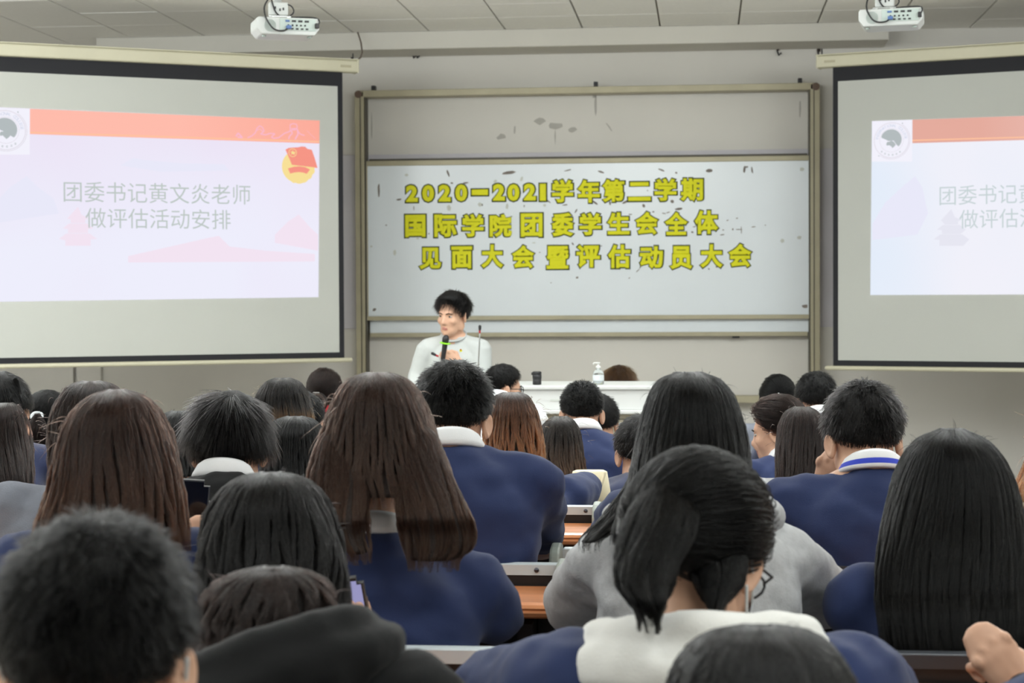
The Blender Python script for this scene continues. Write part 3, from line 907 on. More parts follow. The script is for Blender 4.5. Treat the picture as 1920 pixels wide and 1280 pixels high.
def head_geo(g, H0, R, hs, female):
    def E(c, r, rot=None):
        g.ball(H0 + R @ (Vector(c) * hs), tuple(v * hs for v in r), R if rot is None else R @ rot, 20, 13)
    E((0, -.008, .034), (.077, .095, .089))
    E((0, .022, -.022), (.066, .074, .090))
    E((0, .045, -.078), (.046 if female else .052, .046, .040))
    E((0, .074, -.096), (.022, .020, .018))
    E((0, .082, .022), (.050, .016, .012))                      # brow
    for s in (-1, 1):
        E((s * .041, .064, -.026), (.022, .024, .022))          # cheek
        E((s * .010, .096, -.040), (.009, .010, .008))          # nostril wing
        E((s * .058, .0, -.055), (.014, .03, .035))             # jaw corner
    g.tube([H0 + R @ (Vector(p) * hs) for p in ((0, .090, .012), (0, .100, -.012), (0, .110, -.034))], [.0075 * hs, .0085 * hs, .011 * hs], 9)
    E((0, .089, -.064), (.020, .010, .0065))                    # upper lip
    E((0, .088, -.073), (.017, .010, .0065))                    # lower lip

def smooth_np(me, fn):
    n = len(me.vertices)
    co = np.empty(n * 3); me.vertices.foreach_get('co', co); co = co.reshape(n, 3)
    no = np.empty(n * 3); me.vertices.foreach_get('normal', no); no = no.reshape(n, 3)
    co = fn(co, no)
    me.vertices.foreach_set('co', co.ravel()); me.update()

def folds(me, amp, seed, scale=(9, 9, 16)):
    def fn(co, no):
        d = np.empty(len(co))
        for i, p in enumerate(co):
            a = noise.noise(Vector((p[0] * scale[0] + seed, p[1] * scale[1], p[2] * scale[2] + p[0] * 9)))
            b = noise.noise(Vector((p[0] * 22 + seed, p[1] * 22, p[2] * 30)))
            d[i] = a * (1 - abs(a)) + .35 * b
        return co + no * (d * amp)[:, None]
    smooth_np(me, fn)

def curves_obj(name, P, rad, m, parent):
    """P: (n strands, k points, 3)"""
    n, k = P.shape[:2]
    hc = bpy.data.hair_curves.new(name)
    hc.add_curves([k] * n)
    hc.attributes['position'].data.foreach_set('vector', np.ascontiguousarray(P, dtype=np.float32).ravel())
    ra = hc.attributes.get('radius') or hc.attributes.new('radius', 'FLOAT', 'POINT')
    t = np.linspace(0, 1, k)
    r = (rad * np.clip(1.15 - t ** 3, .12, 1))[None, :].repeat(n, 0)
    ra.data.foreach_set('value', r.astype(np.float32).ravel())
    hc.materials.append(m)
    o = bpy.data.objects.new(name, hc)
    COL.objects.link(o)
    o.parent = parent
    if parent.type == 'EMPTY':
        o.matrix_parent_inverse = Matrix.Translation(-parent.location)
    return o

CR = np.array([.077, .095, .089]); CC = np.array([0, -.008, .034])
HL_A = [0, .7, 1.25, 1.6, 1.85, 2.2, 2.6, PI]
HL_Z = [-.80, -.74, -.50, -.10, -.30, .10, .38, .46]
def hairline(nx, ny):
    return interp(math.atan2(abs(nx), -ny), HL_A, HL_Z)

def scalp_pts(n, rng, long=False):
    out = []
    while len(out) < n:
        v = rng.normal(size=(n * 2, 3)); v /= np.linalg.norm(v, axis=1)[:, None]
        a = np.arctan2(np.abs(v[:, 0]), -v[:, 1])
        ok = v[:, 2] > np.interp(a, HL_A, HL_Z)
        out.extend(v[ok])
    return np.array(out[:n])

def cap_mesh(H0, R, hs, thick, lump=.004, seed=0, name='hair', hl=None):
    """hair volume hugging the scalp; thick(n) is the depth of hair in direction n"""
    nu, nv = 44, 30
    V, Q = [], []
    def pt(n):
        z0 = interp(math.atan2(abs(n[0]), -n[1]), HL_A, hl or HL_Z)
        e = (n[2] - z0) / .16
        e = min(1, max(0, e)); e = e * e * (3 - 2 * e)
        th = thick(n) * (e) - .008 * (1 - e)
        w = noise.noise(Vector((n[0] * 5 + seed, n[1] * 5, n[2] * 5))) * lump * 1.6 * e
        q = np.array([n[0] * (CR[0] + th + w), n[1] * (CR[1] + th + w), n[2] * (CR[2] + th + w)]) + CC
        return H0 + R @ (Vector(q) * hs)
    for j in range(nv + 1):
        t = PI * (.001 + .998 * j / nv)
        for i in range(nu):
            a = 2 * PI * i / nu
            V.append(pt((math.sin(t) * math.cos(a), math.sin(t) * math.sin(a), math.cos(t))))
    for j in range(nv):
        for i in range(nu):
            k = (i + 1) % nu
            Q.append((j * nu + i, (j + 1) * nu + i, (j + 1) * nu + k, j * nu + k))
    Q.append(tuple(range(nu))); Q.append(tuple(nv * nu + i for i in range(nu - 1, -1, -1)))
    g = G(); g.add(V, Q)
    return g

def short_hair(root, H0, R, hs, mats, rng, top=.020, side=.006, n=3500, lift=.3, rad=.0006, messy=.35, seed=0, fringe=0.0, length=.026):
    def thick(nn):
        z = max(0, nn[2])
        return side + (top - side) * z ** .8 + fringe * max(0, nn[1]) * z
    me = cap_mesh(H0, R, hs, thick, .004, seed)
    hair = link('hair', me, mats[1], root, smooth=True)
    d = scalp_pts(n, rng)
    crown = np.array([.1, -.45, .88])
    K = 6
    P = np.empty((n, K, 3))
    th = np.array([thick(v) for v in d])
    ee = np.clip((d[:, 2] - np.interp(np.arctan2(np.abs(d[:, 0]), -d[:, 1]), HL_A, HL_Z)) / .16, 0, 1)
    ee = (ee * ee * (3 - 2 * ee))[:, None]
    base = d * (CR + th[:, None] * .75 * ee - .004 * (1 - ee)) + CC
    tang = d - crown; tang -= d * (tang * d).sum(1)[:, None]
    tang /= np.linalg.norm(tang, axis=1)[:, None] + 1e-6
    lock = rng.normal(size=(60, 3)); lockdir = rng.normal(size=(60, 3))
    lk = np.argmax(d @ (lock / np.linalg.norm(lock, axis=1)[:, None]).T, axis=1)
    dirv = tang * (1 - lift) + d * lift + rng.normal(size=(n, 3)) * messy * .5 + lockdir[lk] * messy * .35
    dirv /= np.linalg.norm(dirv, axis=1)[:, None]
    L = length * (.35 + .65 * np.clip(d[:, 2] + .55, 0, 1)) * rng.uniform(.6, 1.15, n)
    for k in range(K):
        t = k / (K - 1)
        p = base + dirv * (L * t)[:, None]
        p[:, 2] -= .25 * L * t * t * (1 - lift)
        # stay outside the cap
        P[:, k] = p
    Rn = np.array(R)
    W = (P * hs) @ Rn.T + np.array(H0)
    curves_obj('hair_strands', W, rad, mats[0], hair)
    return hair

def profile(rows, d):
    """pixel rows (y, xl, xr) -> arrays of centre (world), half width, at depth d"""
    out = []
    for y, xl, xr in rows:
        out.append((at((xl + xr) / 2, y, d), (xr - xl) / 2 / F * d))
    return out

def resample(vals, n):
    """smooth resample of rows along their running length"""
    C = np.array([[*c, h] for c, h in vals])
    L = np.concatenate([[0], np.cumsum(np.linalg.norm(np.diff(C[:, :3], axis=0), axis=1) + .35 * np.abs(np.diff(C[:, 3])))])
    t = np.linspace(0, L[-1], n)
    out = np.stack([np.interp(t, L, C[:, i]) for i in range(4)], 1)
    for _ in range(2):                                   # soften corners
        out[1:-1] = .25 * out[:-2] + .5 * out[1:-1] + .25 * out[2:]
    return out

def taper_top(rows):
    (y, a, b), (y2, a2, b2) = rows[0], rows[1]
    m = (a + b) / 2; h = (b - a) / 2
    k = min(h * .8, (y2 - y) * .9)
    return [(y - k, m - h * .4, m + h * .4), (y - k * .8, m - h * .7, m + h * .7), (y - k * .3, m - h * .93, m + h * .93)] + list(rows)
def curtain(parent, rows, d, mats, rng, yo_fn, dep_fn, n, rad, name='hair', phimax=2.1, wav=.006, tipvar=.16, flat=.75, clump=64, full_top=0.0, ragged=.0):
    """hair falling in a sheet: rows give the outline, dep_fn/yo_fn (of drop below the top) the depth behind"""
    NL = 26
    A = resample(profile(rows, d), NL)
    z0 = A[0, 2]
    f, l, CA = np.array(FWD), np.array(LAT), np.array(CAM)
    def ring(phi, row, k=1.0):
        c, h = A[row, :3], A[row, 3]
        drop = z0 - c[2]
        dep = dep_fn(drop)
        s_, c_ = np.sin(phi), np.cos(phi)
        cc = np.sign(c_) * np.abs(c_) ** flat
        kk = 1 + yo_fn(drop) / d
        c = CA + (c - CA) * kk
        return c + l * (h * kk * s_ * k)[..., None] - f * (dep * cc * k)[..., None]
    # solid volume
    NP = 30
    ph = np.linspace(-PI, PI, NP, endpoint=False)
    V, Q = [], []
    for r in range(NL):
        drop = z0 - A[r, 2]
        q = ph.copy()
        pts = ring(q, r, .90 if r else .6)
        if drop > full_top:                              # leave the face clear
            lim = phimax
            pc = ring(np.clip(q, -lim, lim), r, .90)
            pts = pc
        V.extend(Vector(p) for p in pts)
    for r in range(NL - 1):
        for i in range(NP):
            k = (i + 1) % NP
            Q.append((r * NP + i, r * NP + k, (r + 1) * NP + k, (r + 1) * NP + i))
    Q.append(tuple(range(NP - 1, -1, -1))); Q.append(tuple((NL - 1) * NP + i for i in range(NP)))
    g = G(); g.add(V, Q)
    vol = link(name, g, mats[1], parent, smooth=True)
    # strands
    K = 16
    tops = rng.random(n) < .10
    phi = rng.uniform(-phimax * 1.02, phimax * 1.02, n)
    locks = np.sort(rng.uniform(-phimax, phimax, clump))
    j = np.argmin(np.abs(phi[:, None] - locks[None]), 1)
    end = np.clip(rng.normal(.96, tipvar * .45, n) + rng.normal(0, ragged, clump)[j], .5, 1.06)
    sc = rng.uniform(.92, 1.025, n)
    w1, w2 = rng.uniform(0, 6.28, clump), rng.uniform(5, 9, clump)
    P = np.empty((n, K, 3))
    for k in range(K):
        t = (k / (K - 1)) * end
        fi = np.clip(t * (NL - 1), 0, NL - 1.001)
        r0 = fi.astype(int); fr = (fi - r0)[:, None]
        pull = .38 * (k / (K - 1)) ** 1.2
        p_ = phi * (1 - pull) + locks[j] * pull
        c = A[r0, :] * (1 - fr) + A[np.minimum(r0 + 1, NL - 1), :] * fr
        drop = z0 - c[:, 2]
        dep = np.array([dep_fn(x) for x in drop]); yo = np.array([yo_fn(x) for x in drop])
        cc = np.sign(np.cos(p_)) * np.abs(np.cos(p_)) ** flat
        wv = np.sin(w1[j] + w2[j] * t) * wav * t + rng.normal(0, .0012, n)
        kk = 1 + yo / d
        P[:, k] = CA + (c[:, :3] - CA) * kk[:, None] + l * (c[:, 3] * kk * np.sin(p_) * sc + wv)[:, None] - f * (dep * cc * sc)[:, None]
        over = np.clip(t * (NL - 1) - (NL - 1), 0, 99)
        P[:, k, 2] -= over * .012
    curves_obj('hair_strands', P, rad, mats[0], vol)
    return vol

def flyaways(hair, H0, R, hs, mats, rng, n=36, rad=.0004):
    d = scalp_pts(n, rng); K = 7
    P = np.empty((n, K, 3))
    base = d * (CR + .02) + CC
    side = rng.normal(size=(n, 3)) * .5
    for k in range(K):
        t = k / (K - 1)
        P[:, k] = base + (d * .6 + side * t * .6 + np.array([0, 0, -.5]) * t) * (.036 * t)
    W = (P * hs) @ np.array(R).T + np.array(H0)
    o = curves_obj('hair_flyaways', W, rad, mats[0], hair)
    return o

# ------------------------------------------------------------------ people: builder
class Person:
    pass

def person(label, x, ytop, d, row=None, pelvis=None, female=True, hs=1.0, yaw=0.0, hyaw=0.0, hpitch=.32, tilt=0.0, sw=None,
           shirt='navy', sleeve='short', sleeve_t=None, lap=False, collar='whitecloth', stripe=False, hoodm=None, voxel=.012, elbows=(None, None), wrists=(None, None), hands=('relaxed', 'relaxed'), handdir=(None, None), handback=(None, None),
           hunch=.04, lean_sh=0.0, skin='skin', topoff=.142, seat=True, sleeve_mat=None, ears=None, drop=None, sh_tilt=0.0, sh_shift=0.0, sh_drop=None, fold=.014, trousers='trousers', stand=False, elbow_out=.075, neckfwd=None, group='students in the audience', fz_=None, cat='person', shirt_fat=1.0):
    p = Person()
    s = hs
    drop = drop if drop is not None else (-.075 if female else -.112)
    neckfwd = neckfwd if neckfwd is not None else (.062 if female else .085)
    top = at(x, ytop, d)
    H0 = top - UP * topoff * s
    by = YAW + yaw
    f = Vector((-math.sin(by), math.cos(by), 0)); r = Vector((math.cos(by), math.sin(by), 0))
    R = rotm(by + hyaw, hpitch, tilt)
    fz = floor_z(H0.y) if not stand else PZ
    if row is not None:
        pd = ROWS[row] + .19
    elif pelvis is not None:
        pd = pelvis
    else:
        pd = d - .2
    fz = floor_z(CAM.y + pd * 1.0)
    if fz_ is not None:
        fz = fz_
    C = H0 + f * (-neckfwd - .05 * math.sin(hpitch)) * s - UP * (.165 + drop) * s + r * sh_shift
    if stand:
        hipz = fz + .92
        P = Vector((C.x, C.y, hipz)) - f * .02
    else:
        P = Vector((C.x, C.y, fz + .45 + .10)) + f * (pd - (C - CAM).dot(FWD))
    sw = sw or (.155 if female else .182)
    root = thing('person', label, cat, (P.x, P.y, fz), group)
    # spine
    def sp(t):
        q = lerp(C, P, t) - f * hunch * math.sin(PI * min(1, t * 1.1))
        return q
    T_ = [0, .10, .22, .38, .55, .72, .88, 1.0]
    Wd = [.048, .112, .160, .168, .155, .148, .160, .165] if female else [.050, .122, .180, .182, .168, .158, .160, .162]
    Dp = [.046, .074, .098, .108, .105, .105, .115, .115] if female else [.050, .078, .102, .112, .110, .108, .112, .112]
    def torso(g, off, n=20):
        rings = []
        for i, t in enumerate(T_):
            c = sp(t)
            tg = (sp(min(1, t + .05)) - sp(max(0, t - .05))).normalized()
            nrm = tg.cross(r).normalized()
            rings.append((c, r * (Wd[i] + off), nrm * (Dp[i] + off)))
        c, u, v = rings[-1]
        rings.append((c - UP * (.10 + off), u * .9, v * .9))
        g.loft(rings, n, power=.85)
    dn = (P - C).normalized()
    Sh = [C + dn * .060 + r * (sg * sw) + f * (.005 + lean_sh) - UP * (sh_drop if sh_drop is not None else (.012 if female else .022)) + UP * (sg * sh_tilt) for sg in (-1, 1)]
    desk = fz + .80
    El, Wr = [], []
    for i, sg in enumerate((-1, 1)):
        e = elbows[i]
        if e is None:
            ez = max(desk + .045, Sh[i].z - .27)
            dz = Sh[i].z - ez
            dy = math.sqrt(max(.004, .29 ** 2 - elbow_out ** 2 - dz ** 2)) if not stand else .05
            if stand:
                ez = Sh[i].z - .28; dz = .28; dy = -.02
            if lap:
                dz = .275; dy = .02
            e = Sh[i] + r * sg * elbow_out + f * dy - UP * dz
        else:
            e = at(*e)
        w_ = wrists[i]
        if w_ is None and lap:
            w_ = e + f * .21 - UP * .03 + r * (-sg * .09)
        elif w_ is None:
            w_ = Vector((e.x, e.y, max(desk + .03, e.z - .06))) + r * (-sg * .12) + f * .20 if not stand else e + f * .14 - UP * .2 + r * (-sg * .02)
        else:
            w_ = at(*w_)
        El.append(e); Wr.append(w_)
    Hip = [P + r * sg * .085 - UP * .02 for sg in (-1, 1)]
    if stand:
        Kn = [h - UP * .42 + f * .02 for h in Hip]; An = [Vector((k.x, k.y, fz + .075)) - f * .02 for k in Kn]
    else:
        Kn = [h + f * .40 + r * sg * .05 - UP * .01 for h, sg in zip(Hip, (-1, 1))]; An = [Vector((k.x, k.y, fz + .075)) - f * .03 for k in Kn]
    # body
    g = G()
    head_geo(g, H0, R, s, female)
    g.tube([H0 + R @ (Vector((0, -.018, -.05)) * s), lerp(H0 + R @ (Vector((0, -.03, -.10)) * s), C, .5), C + UP * .005, C - UP * .05], [.052 * s if not female else .046 * s, .048 * s if not female else .043 * s, .052 * s, .07 * s], 14, caps=False)
    torso(g, 0)
    nk = lerp(H0 + R @ Vector((0, -.03, -.09)), C, .75)
    for i in (0, 1):
        g.tube([nk, lerp(nk, Sh[i], .5) - UP * .012, Sh[i]], [.042, .045, .056], 12)
        g.tube([Sh[i], lerp(Sh[i], El[i], .45), El[i]], [.056, .046, .039], 12)
        g.tube([El[i], lerp(El[i], Wr[i], .35), Wr[i]], [.039, .040, .026], 12)
        g.tube([Hip[i], lerp(Hip[i], Kn[i], .5), Kn[i]], [.082, .07, .053], 10)
        g.tube([Kn[i], lerp(Kn[i], An[i], .35), An[i]], [.052, .05, .034], 10)
        g.tube([An[i] - UP * .03, An[i] + f * .06 - UP * .045, An[i] + f * .15 - UP * .053], [.032, .032, .022], 10)
    me = remesh(g, voxel, 3)
    # ears and hands are joined into the same mesh
    g2 = G()
    if ears if ears is not None else not female:
        for sg in (-1, 1):
            ear_geo(g2, H0, R, s, sg)
    for i, sg in enumerate((-1, 1)):
        if hands[i]:
            fd = handdir[i] or (Wr[i] - El[i])
            hb = handback[i] or UP
            v, q = hand_at(hands[i], Wr[i], fd, hb, sg == 1, .95 if female else 1.03)
            g2.add([Vector(t) for t in v], q)
    bm = bmesh.new(); bm.from_mesh(me)
    me2 = g2.mesh('x'); bm.from_mesh(me2); bpy.data.meshes.remove(me2)
    bm.to_mesh(me); bm.free()
    # lips by position
    n = len(me.polygons); pc = np.empty(n * 3); me.polygons.foreach_get('center', pc)
    loc = (pc.reshape(n, 3) - np.array(H0)) @ np.array(R) / s
    lip = (np.abs(loc[:, 0]) < .018) & (loc[:, 1] > .083) & (loc[:, 2] > -.077) & (loc[:, 2] < -.060)
    me.polygons.foreach_set('material_index', lip.astype(np.int32))
    body = link('body', me, [M[skin], M['lip']], root, smooth=True)
    # eyes
    for sg in (-1, 1):
        ec = H0 + R @ (Vector((sg * .031, .0795, .002)) * s)
        g = G(); g.ball(ec, (.0135 * s, .008 * s, .0062 * s), R, 12, 9)
        fwdv = R @ Vector((0, 1, 0))
        g.ball(ec + fwdv * .0052 * s, (.0066 * s, .0042 * s, .0060 * s), R, 10, 7, 1)
        link('eye', g, [M['eyewhite'], M['iris']], root, smooth=True)
        g = G()
        g.tube([H0 + R @ (Vector((sg * a, b, c)) * s) for a, b, c in ((.014, .0945, .017), (.030, .0935, .0225), (.049, .082, .018))], [.0028, .0034, .0018], 6)
        link('eyebrow', g, H['black'][1], root, smooth=True)
    # shirt
    g = G()
    torso(g, .012 * shirt_fat, 24)
    if not stand:
        g.loft([(C + UP * .012, r * .056, f * .054), (C - UP * .012, r * .078, f * .072), (C - UP * .04, r * .105, f * .095)], 20)
    endt = sleeve_t or {'short': .80, 'long': 1.0}[sleeve]
    sl = G() if sleeve_mat else g
    for i in (0, 1):
        g.tube([lerp(nk, C, .5) - UP * .02, lerp(nk, Sh[i], .5) - UP * .012, Sh[i]], [.046, .054, .069 * shirt_fat], 14)
        if sleeve_mat:
            sl = G()
        ex = .012 if sleeve_mat else 0
        e2 = lerp(Sh[i], El[i], endt)
        sl.tube([Sh[i], lerp(Sh[i], El[i], .4 * endt), e2], [.069 * shirt_fat + ex, .064 * shirt_fat + ex, .056 * shirt_fat + ex], 14)
        if sleeve == 'long':
            sl.tube([e2, lerp(El[i], Wr[i], .4), lerp(El[i], Wr[i], .93)], [.056 * shirt_fat, .052, .036], 12)
        if sleeve_mat:
            ms = remesh(sl, voxel, 5); folds(ms, fold, x + 50 * i)
            link('sleeve', ms, M[sleeve_mat], root, smooth=True)
    if sleeve_mat is None:
        g = g
    ms = remesh(g, voxel, 12)
    folds(ms, fold, x)
    link('shirt', ms, M[shirt], root, smooth=True)
    # trousers and shoes
    g = G()
    g.loft([(P + UP * .06, r * .168, f * .122), (P - UP * .03, r * .172, f * .128), (P - UP * .10, r * .15, f * .11)], 16)
    for i in (0, 1):
        g.tube([Hip[i], lerp(Hip[i], Kn[i], .5), Kn[i]], [.092, .082, .066], 10)
        g.tube([Kn[i], lerp(Kn[i], An[i], .4), An[i] + UP * .01], [.064, .062, .05], 10)
    link('trousers', remesh(g, .022, 3), M[trousers], root, smooth=True)
    for i in (0, 1):
        a = An[i]
        g = G(); g.tube([Vector((a.x, a.y, fz + .043)) - f * .035, Vector((a.x, a.y, fz + .042)) + f * .05, Vector((a.x, a.y, fz + .036)) + f * .16], [.040, .042, .034], 12)
        for k, v in enumerate(g.v):
            if v.z < fz + .004: v.z = fz + .004
        link('shoe', g, M['shoe'], root, smooth=True)
    # collar
    if collar:
        bk = -f
        N_ = 26
        nkr = .046 if female else .050
        rows_ = [(nkr - .004, .026), (nkr + .000, .038), (nkr + .007, .033), (nkr + .018, .014), (nkr + .021, .006), (nkr + .016, .001)]
        V, Q, MI = [], [], []
        for rr, hz in rows_:
            for i in range(N_):
                a = -2.5 + 5.0 * i / (N_ - 1)
                fr = (1 - math.cos(a)) / 2                       # 0 back .. 1 front
                q = C + UP * (.012 + hz - .045 * fr + .006 * (1 if hz > 0 else -1) * fr) + bk * math.cos(a) * rr * 1.0 + r * math.sin(a) * rr * 1.04 + f * .012
                V.append(q)
        for j in range(len(rows_) - 1):
            for i in range(N_ - 1):
                Q.append((j * N_ + i, j * N_ + i + 1, (j + 1) * N_ + i + 1, (j + 1) * N_ + i))
        if stripe:
            rows_idx = None
        g = G(); g.add(V, Q)
        if stripe:
            g.m = [1 if (k // (N_ - 1)) == 3 else 0 for k in range(len(Q))]
            # re-cut rows so that a narrow blue band sits just above the edge
            g.v = []
            rows2 = [rows_[0], rows_[1], rows_[2], (nkr + .014, .021), (nkr + .020, .010), (nkr + .022, .005), rows_[5]]
            for rr, hz in rows2:
                for i in range(N_):
                    a = -2.5 + 5.0 * i / (N_ - 1)
                    fr = (1 - math.cos(a)) / 2
                    g.v.append(C + UP * (.012 + hz - .045 * fr) + bk * math.cos(a) * rr + r * math.sin(a) * rr * 1.04 + f * .012)
            g.f = [(j * N_ + i, j * N_ + i + 1, (j + 1) * N_ + i + 1, (j + 1) * N_ + i) for j in range(len(rows2) - 1) for i in range(N_ - 1)]
            g.m = [1 if (k // (N_ - 1)) == 3 else 0 for k in range(len(g.f))]
        co = link('collar', g, [M[collar], M['bluestripe']], root, smooth=True)
        sd = co.modifiers.new('s', 'SOLIDIFY'); sd.thickness = .004; sd.offset = 0
        co['label'] = 'white collar with a blue stripe' if stripe else 'folded collar'
    p.root, p.H0, p.R, p.s, p.C, p.P, p.f, p.r, p.Sh, p.El, p.Wr, p.sp, p.d, p.body = root, H0, R, s, C, P, f, r, Sh, El, Wr, sp, d, body
    p.Dp = lambda t: interp(t, T_, Dp)
    p.rng = np.random.default_rng(int(x * 7 + ytop))
    return p

def back_surface(p, z):
    """forward offset (relative to the head) of the clothed back at height z"""
    t = (p.C.z - z) / max(.05, (p.C.z - p.P.z))
    t = min(1, max(0, t))
    q = p.sp(t)
    return (q - p.H0).dot(FWD) - max(p.Dp(max(t, .1)) + .030, .112 * (1 - t / .3) + .1 * t / .3 if t < .3 else 0) - .012

def long_hair(p, rows, mats, n=4000, rad=.0007, deptop=.122, thick=.045, fringe=.09, phimax=2.0, extra=0.0, **kw):
    s = p.s
    ztop = at(rows[0][1], rows[0][0], p.d).z
    cd = ztop - p.C.z
    w0, w1 = .05, max(.2, cd + .06)
    def dep(drop):
        a = deptop * s * math.sqrt(max(.02, 1 - ((.13 - min(drop, .13)) / .13) ** 2))
        return lerp(a, thick, min(1, max(0, (drop - w0) / (w1 - w0))))
    def yo(drop):
        w_ = min(1, max(0, (drop - w0) / (w1 - w0)))
        w_ = w_ * w_ * (3 - 2 * w_)
        zb = ztop - drop
        low = back_surface(p, zb) - extra * min(1, max(0, 1.6 - abs(zb - p.C.z + .05) / .12)) + thick * .25
        return lerp(-.012 * s, low, w_)
    o = curtain(p.root, rows, p.d, mats, p.rng, yo, dep, n, rad, full_top=fringe, phimax=phimax, **kw)
    flyaways(o, p.H0, p.R, p.s, mats, p.rng)
    return o

def gathered(p, mats, tie_local, n=2500, rad=.0007, thick=.012, top=.020):
    """hair combed to a tie point (head-local)"""
    def th(nn):
        return thick + (top - thick) * max(0, nn[2])
    hair = link('hair', cap_mesh(p.H0, p.R, p.s, th, .002, 3), mats[1], p.root, smooth=True)
    d = scalp_pts(n, p.rng)
    tie = np.array(tie_local)
    K = 10
    td = (tie - CC) / CR; td /= np.linalg.norm(td)
    P = np.empty((n, K, 3))
    for k in range(K):
        t = k / (K - 1)
        v = d * (1 - t) + td * t
        v += 1e-4
        v /= np.linalg.norm(v, axis=1)[:, None]
        h = (thick + (top - thick) * np.clip(v[:, 2], 0, 1)) + .002 + .010 * t ** 3 + (p.rng.normal(0, .0014, n))
        P[:, k] = v * (CR + h[:, None]) + CC
    W = (P * p.s) @ np.array(p.R).T + np.array(p.H0)
    curves_obj('hair_strands', W, rad, mats[0], hair)
    return hair

def tail(p, rows, mats, d=None, n=900, rad=.0007, thick=.03, name='ponytail', yo=0.0, slant=0.0, **kw):
    dd = d or p.d - .12
    rows = taper_top(rows)
    def dep(drop): return thick * (.5 + .5 * min(1, drop / .06))
    def yof(drop): return yo + slant * min(1, drop / .16)
    return curtain(p.root, rows, dd, mats, p.rng, yof, dep, n, rad, name=name, phimax=3.1, full_top=9, clump=22, flat=1.0, **kw)

def hood(p, m, k=1.0, seed=0, label='hood lying folded on the back', slope=0.0):
    """a hood bunched behind the neck"""
    g = G()
    C, f, r = p.C, p.f, p.r
    for rr, z, rad in ((.080, .008, .026), (.100, -.022, .031), (.092, -.062, .030)):
        pts = []
        for i in range(15):
            a = -2.3 + 4.6 * i / 14
            pts.append(C + UP * (z - .03 * (1 - math.cos(a)) * .5 + .012) * k - f * math.cos(a) * rr * k + r * math.sin(a) * rr * 1.25 * k)
        rads = [rad * k * (.55 + .45 * math.cos((i - 7) / 7 * 1.2)) for i in range(15)]
        g.tube(pts, rads, 10)
    g.ball(C - f * .088 * k - UP * .085 * k, (.120 * k, .036 * k, .085 * k), rotm(YAW), 16, 11)
    for v in g.v:
        v.z += slope * (v - C).dot(r)
    me = remesh(g, .008, 4)
    folds(me, .010, seed, (10, 10, 18))
    return tag(link('hood', me, m, p.root, smooth=True), label)

def glasses(p, m=None):
    g = G()
    for sg in (-1, 1):
        pts = [p.H0 + p.R @ (Vector((sg * .033 + .025 * math.cos(a), .100, .0 + .019 * math.sin(a))) * p.s) for a in np.linspace(0, 2 * PI, 15)]
        g.tube(pts, .0020, 6, caps=False)
        g.tube([p.H0 + p.R @ (Vector(q) * p.s) for q in ((sg * .058, .098, .004), (sg * .080, .07, .006), (sg * .084, .0, .004))], .0020, 6)
    g.tube([p.H0 + p.R @ (Vector(q) * p.s) for q in ((-.008, .101, .004), (0, .106, .006), (.008, .101, .004))], .0018, 6)
    return tag(link('glasses', g, m or M['black'], p.root, smooth=True), 'thin black framed glasses')

def face_mask(p):
    g = G()
    V, Q = [], []
    nu, nv = 13, 9
    for j in range(nv):
        z = -.115 + .085 * j / (nv - 1)
        for i in range(nu):
            a = -1.15 + 2.3 * i / (nu - 1)
            rx, ry = (.074, .112) if j > 2 else (.066, .10)
            q = Vector((math.sin(a) * rx, math.cos(a) * ry + .004 * math.cos(a) - .0, z + .004 * math.cos(j * 2.4)))
            V.append(p.H0 + p.R @ (q * p.s))
    for j in range(nv - 1):
        for i in range(nu - 1):
            Q.append((j * nu + i, j * nu + i + 1, (j + 1) * nu + i + 1, (j + 1) * nu + i))
    g.add(V, Q)
    for sg in (-1, 1):
        for zz in (-.034, -.105):
            g.tube([p.H0 + p.R @ (Vector(q) * p.s) for q in ((sg * .066, .05, zz), (sg * .080, .015, zz * .7 + .0), (sg * .088, -.022, -.012 + (.02 if zz > -.05 else -.02)))], .0022, 6)
    o = tag(link('face_mask', g, M['maskcloth'], p.root, smooth=True), 'pale paper face mask with ear loops')
    return o

def lock(p, rows, mats, n=700, thick=.03, off=.015, d=None, rad=.0007, **kw):
    dd = d or p.d
    rows = taper_top(rows)
    z0 = at(rows[0][1], rows[0][0], dd).z
    def yo(drop):
        return max(back_surface(p, z0 - drop) - off, -.5) + .14 * max(0, 1 - drop / .16)
    return curtain(p.root, rows, dd, mats, p.rng, yo, lambda q: thick, n, rad, name='hair_lock', phimax=3.1, full_top=9, clump=22, flat=1.0, **kw)

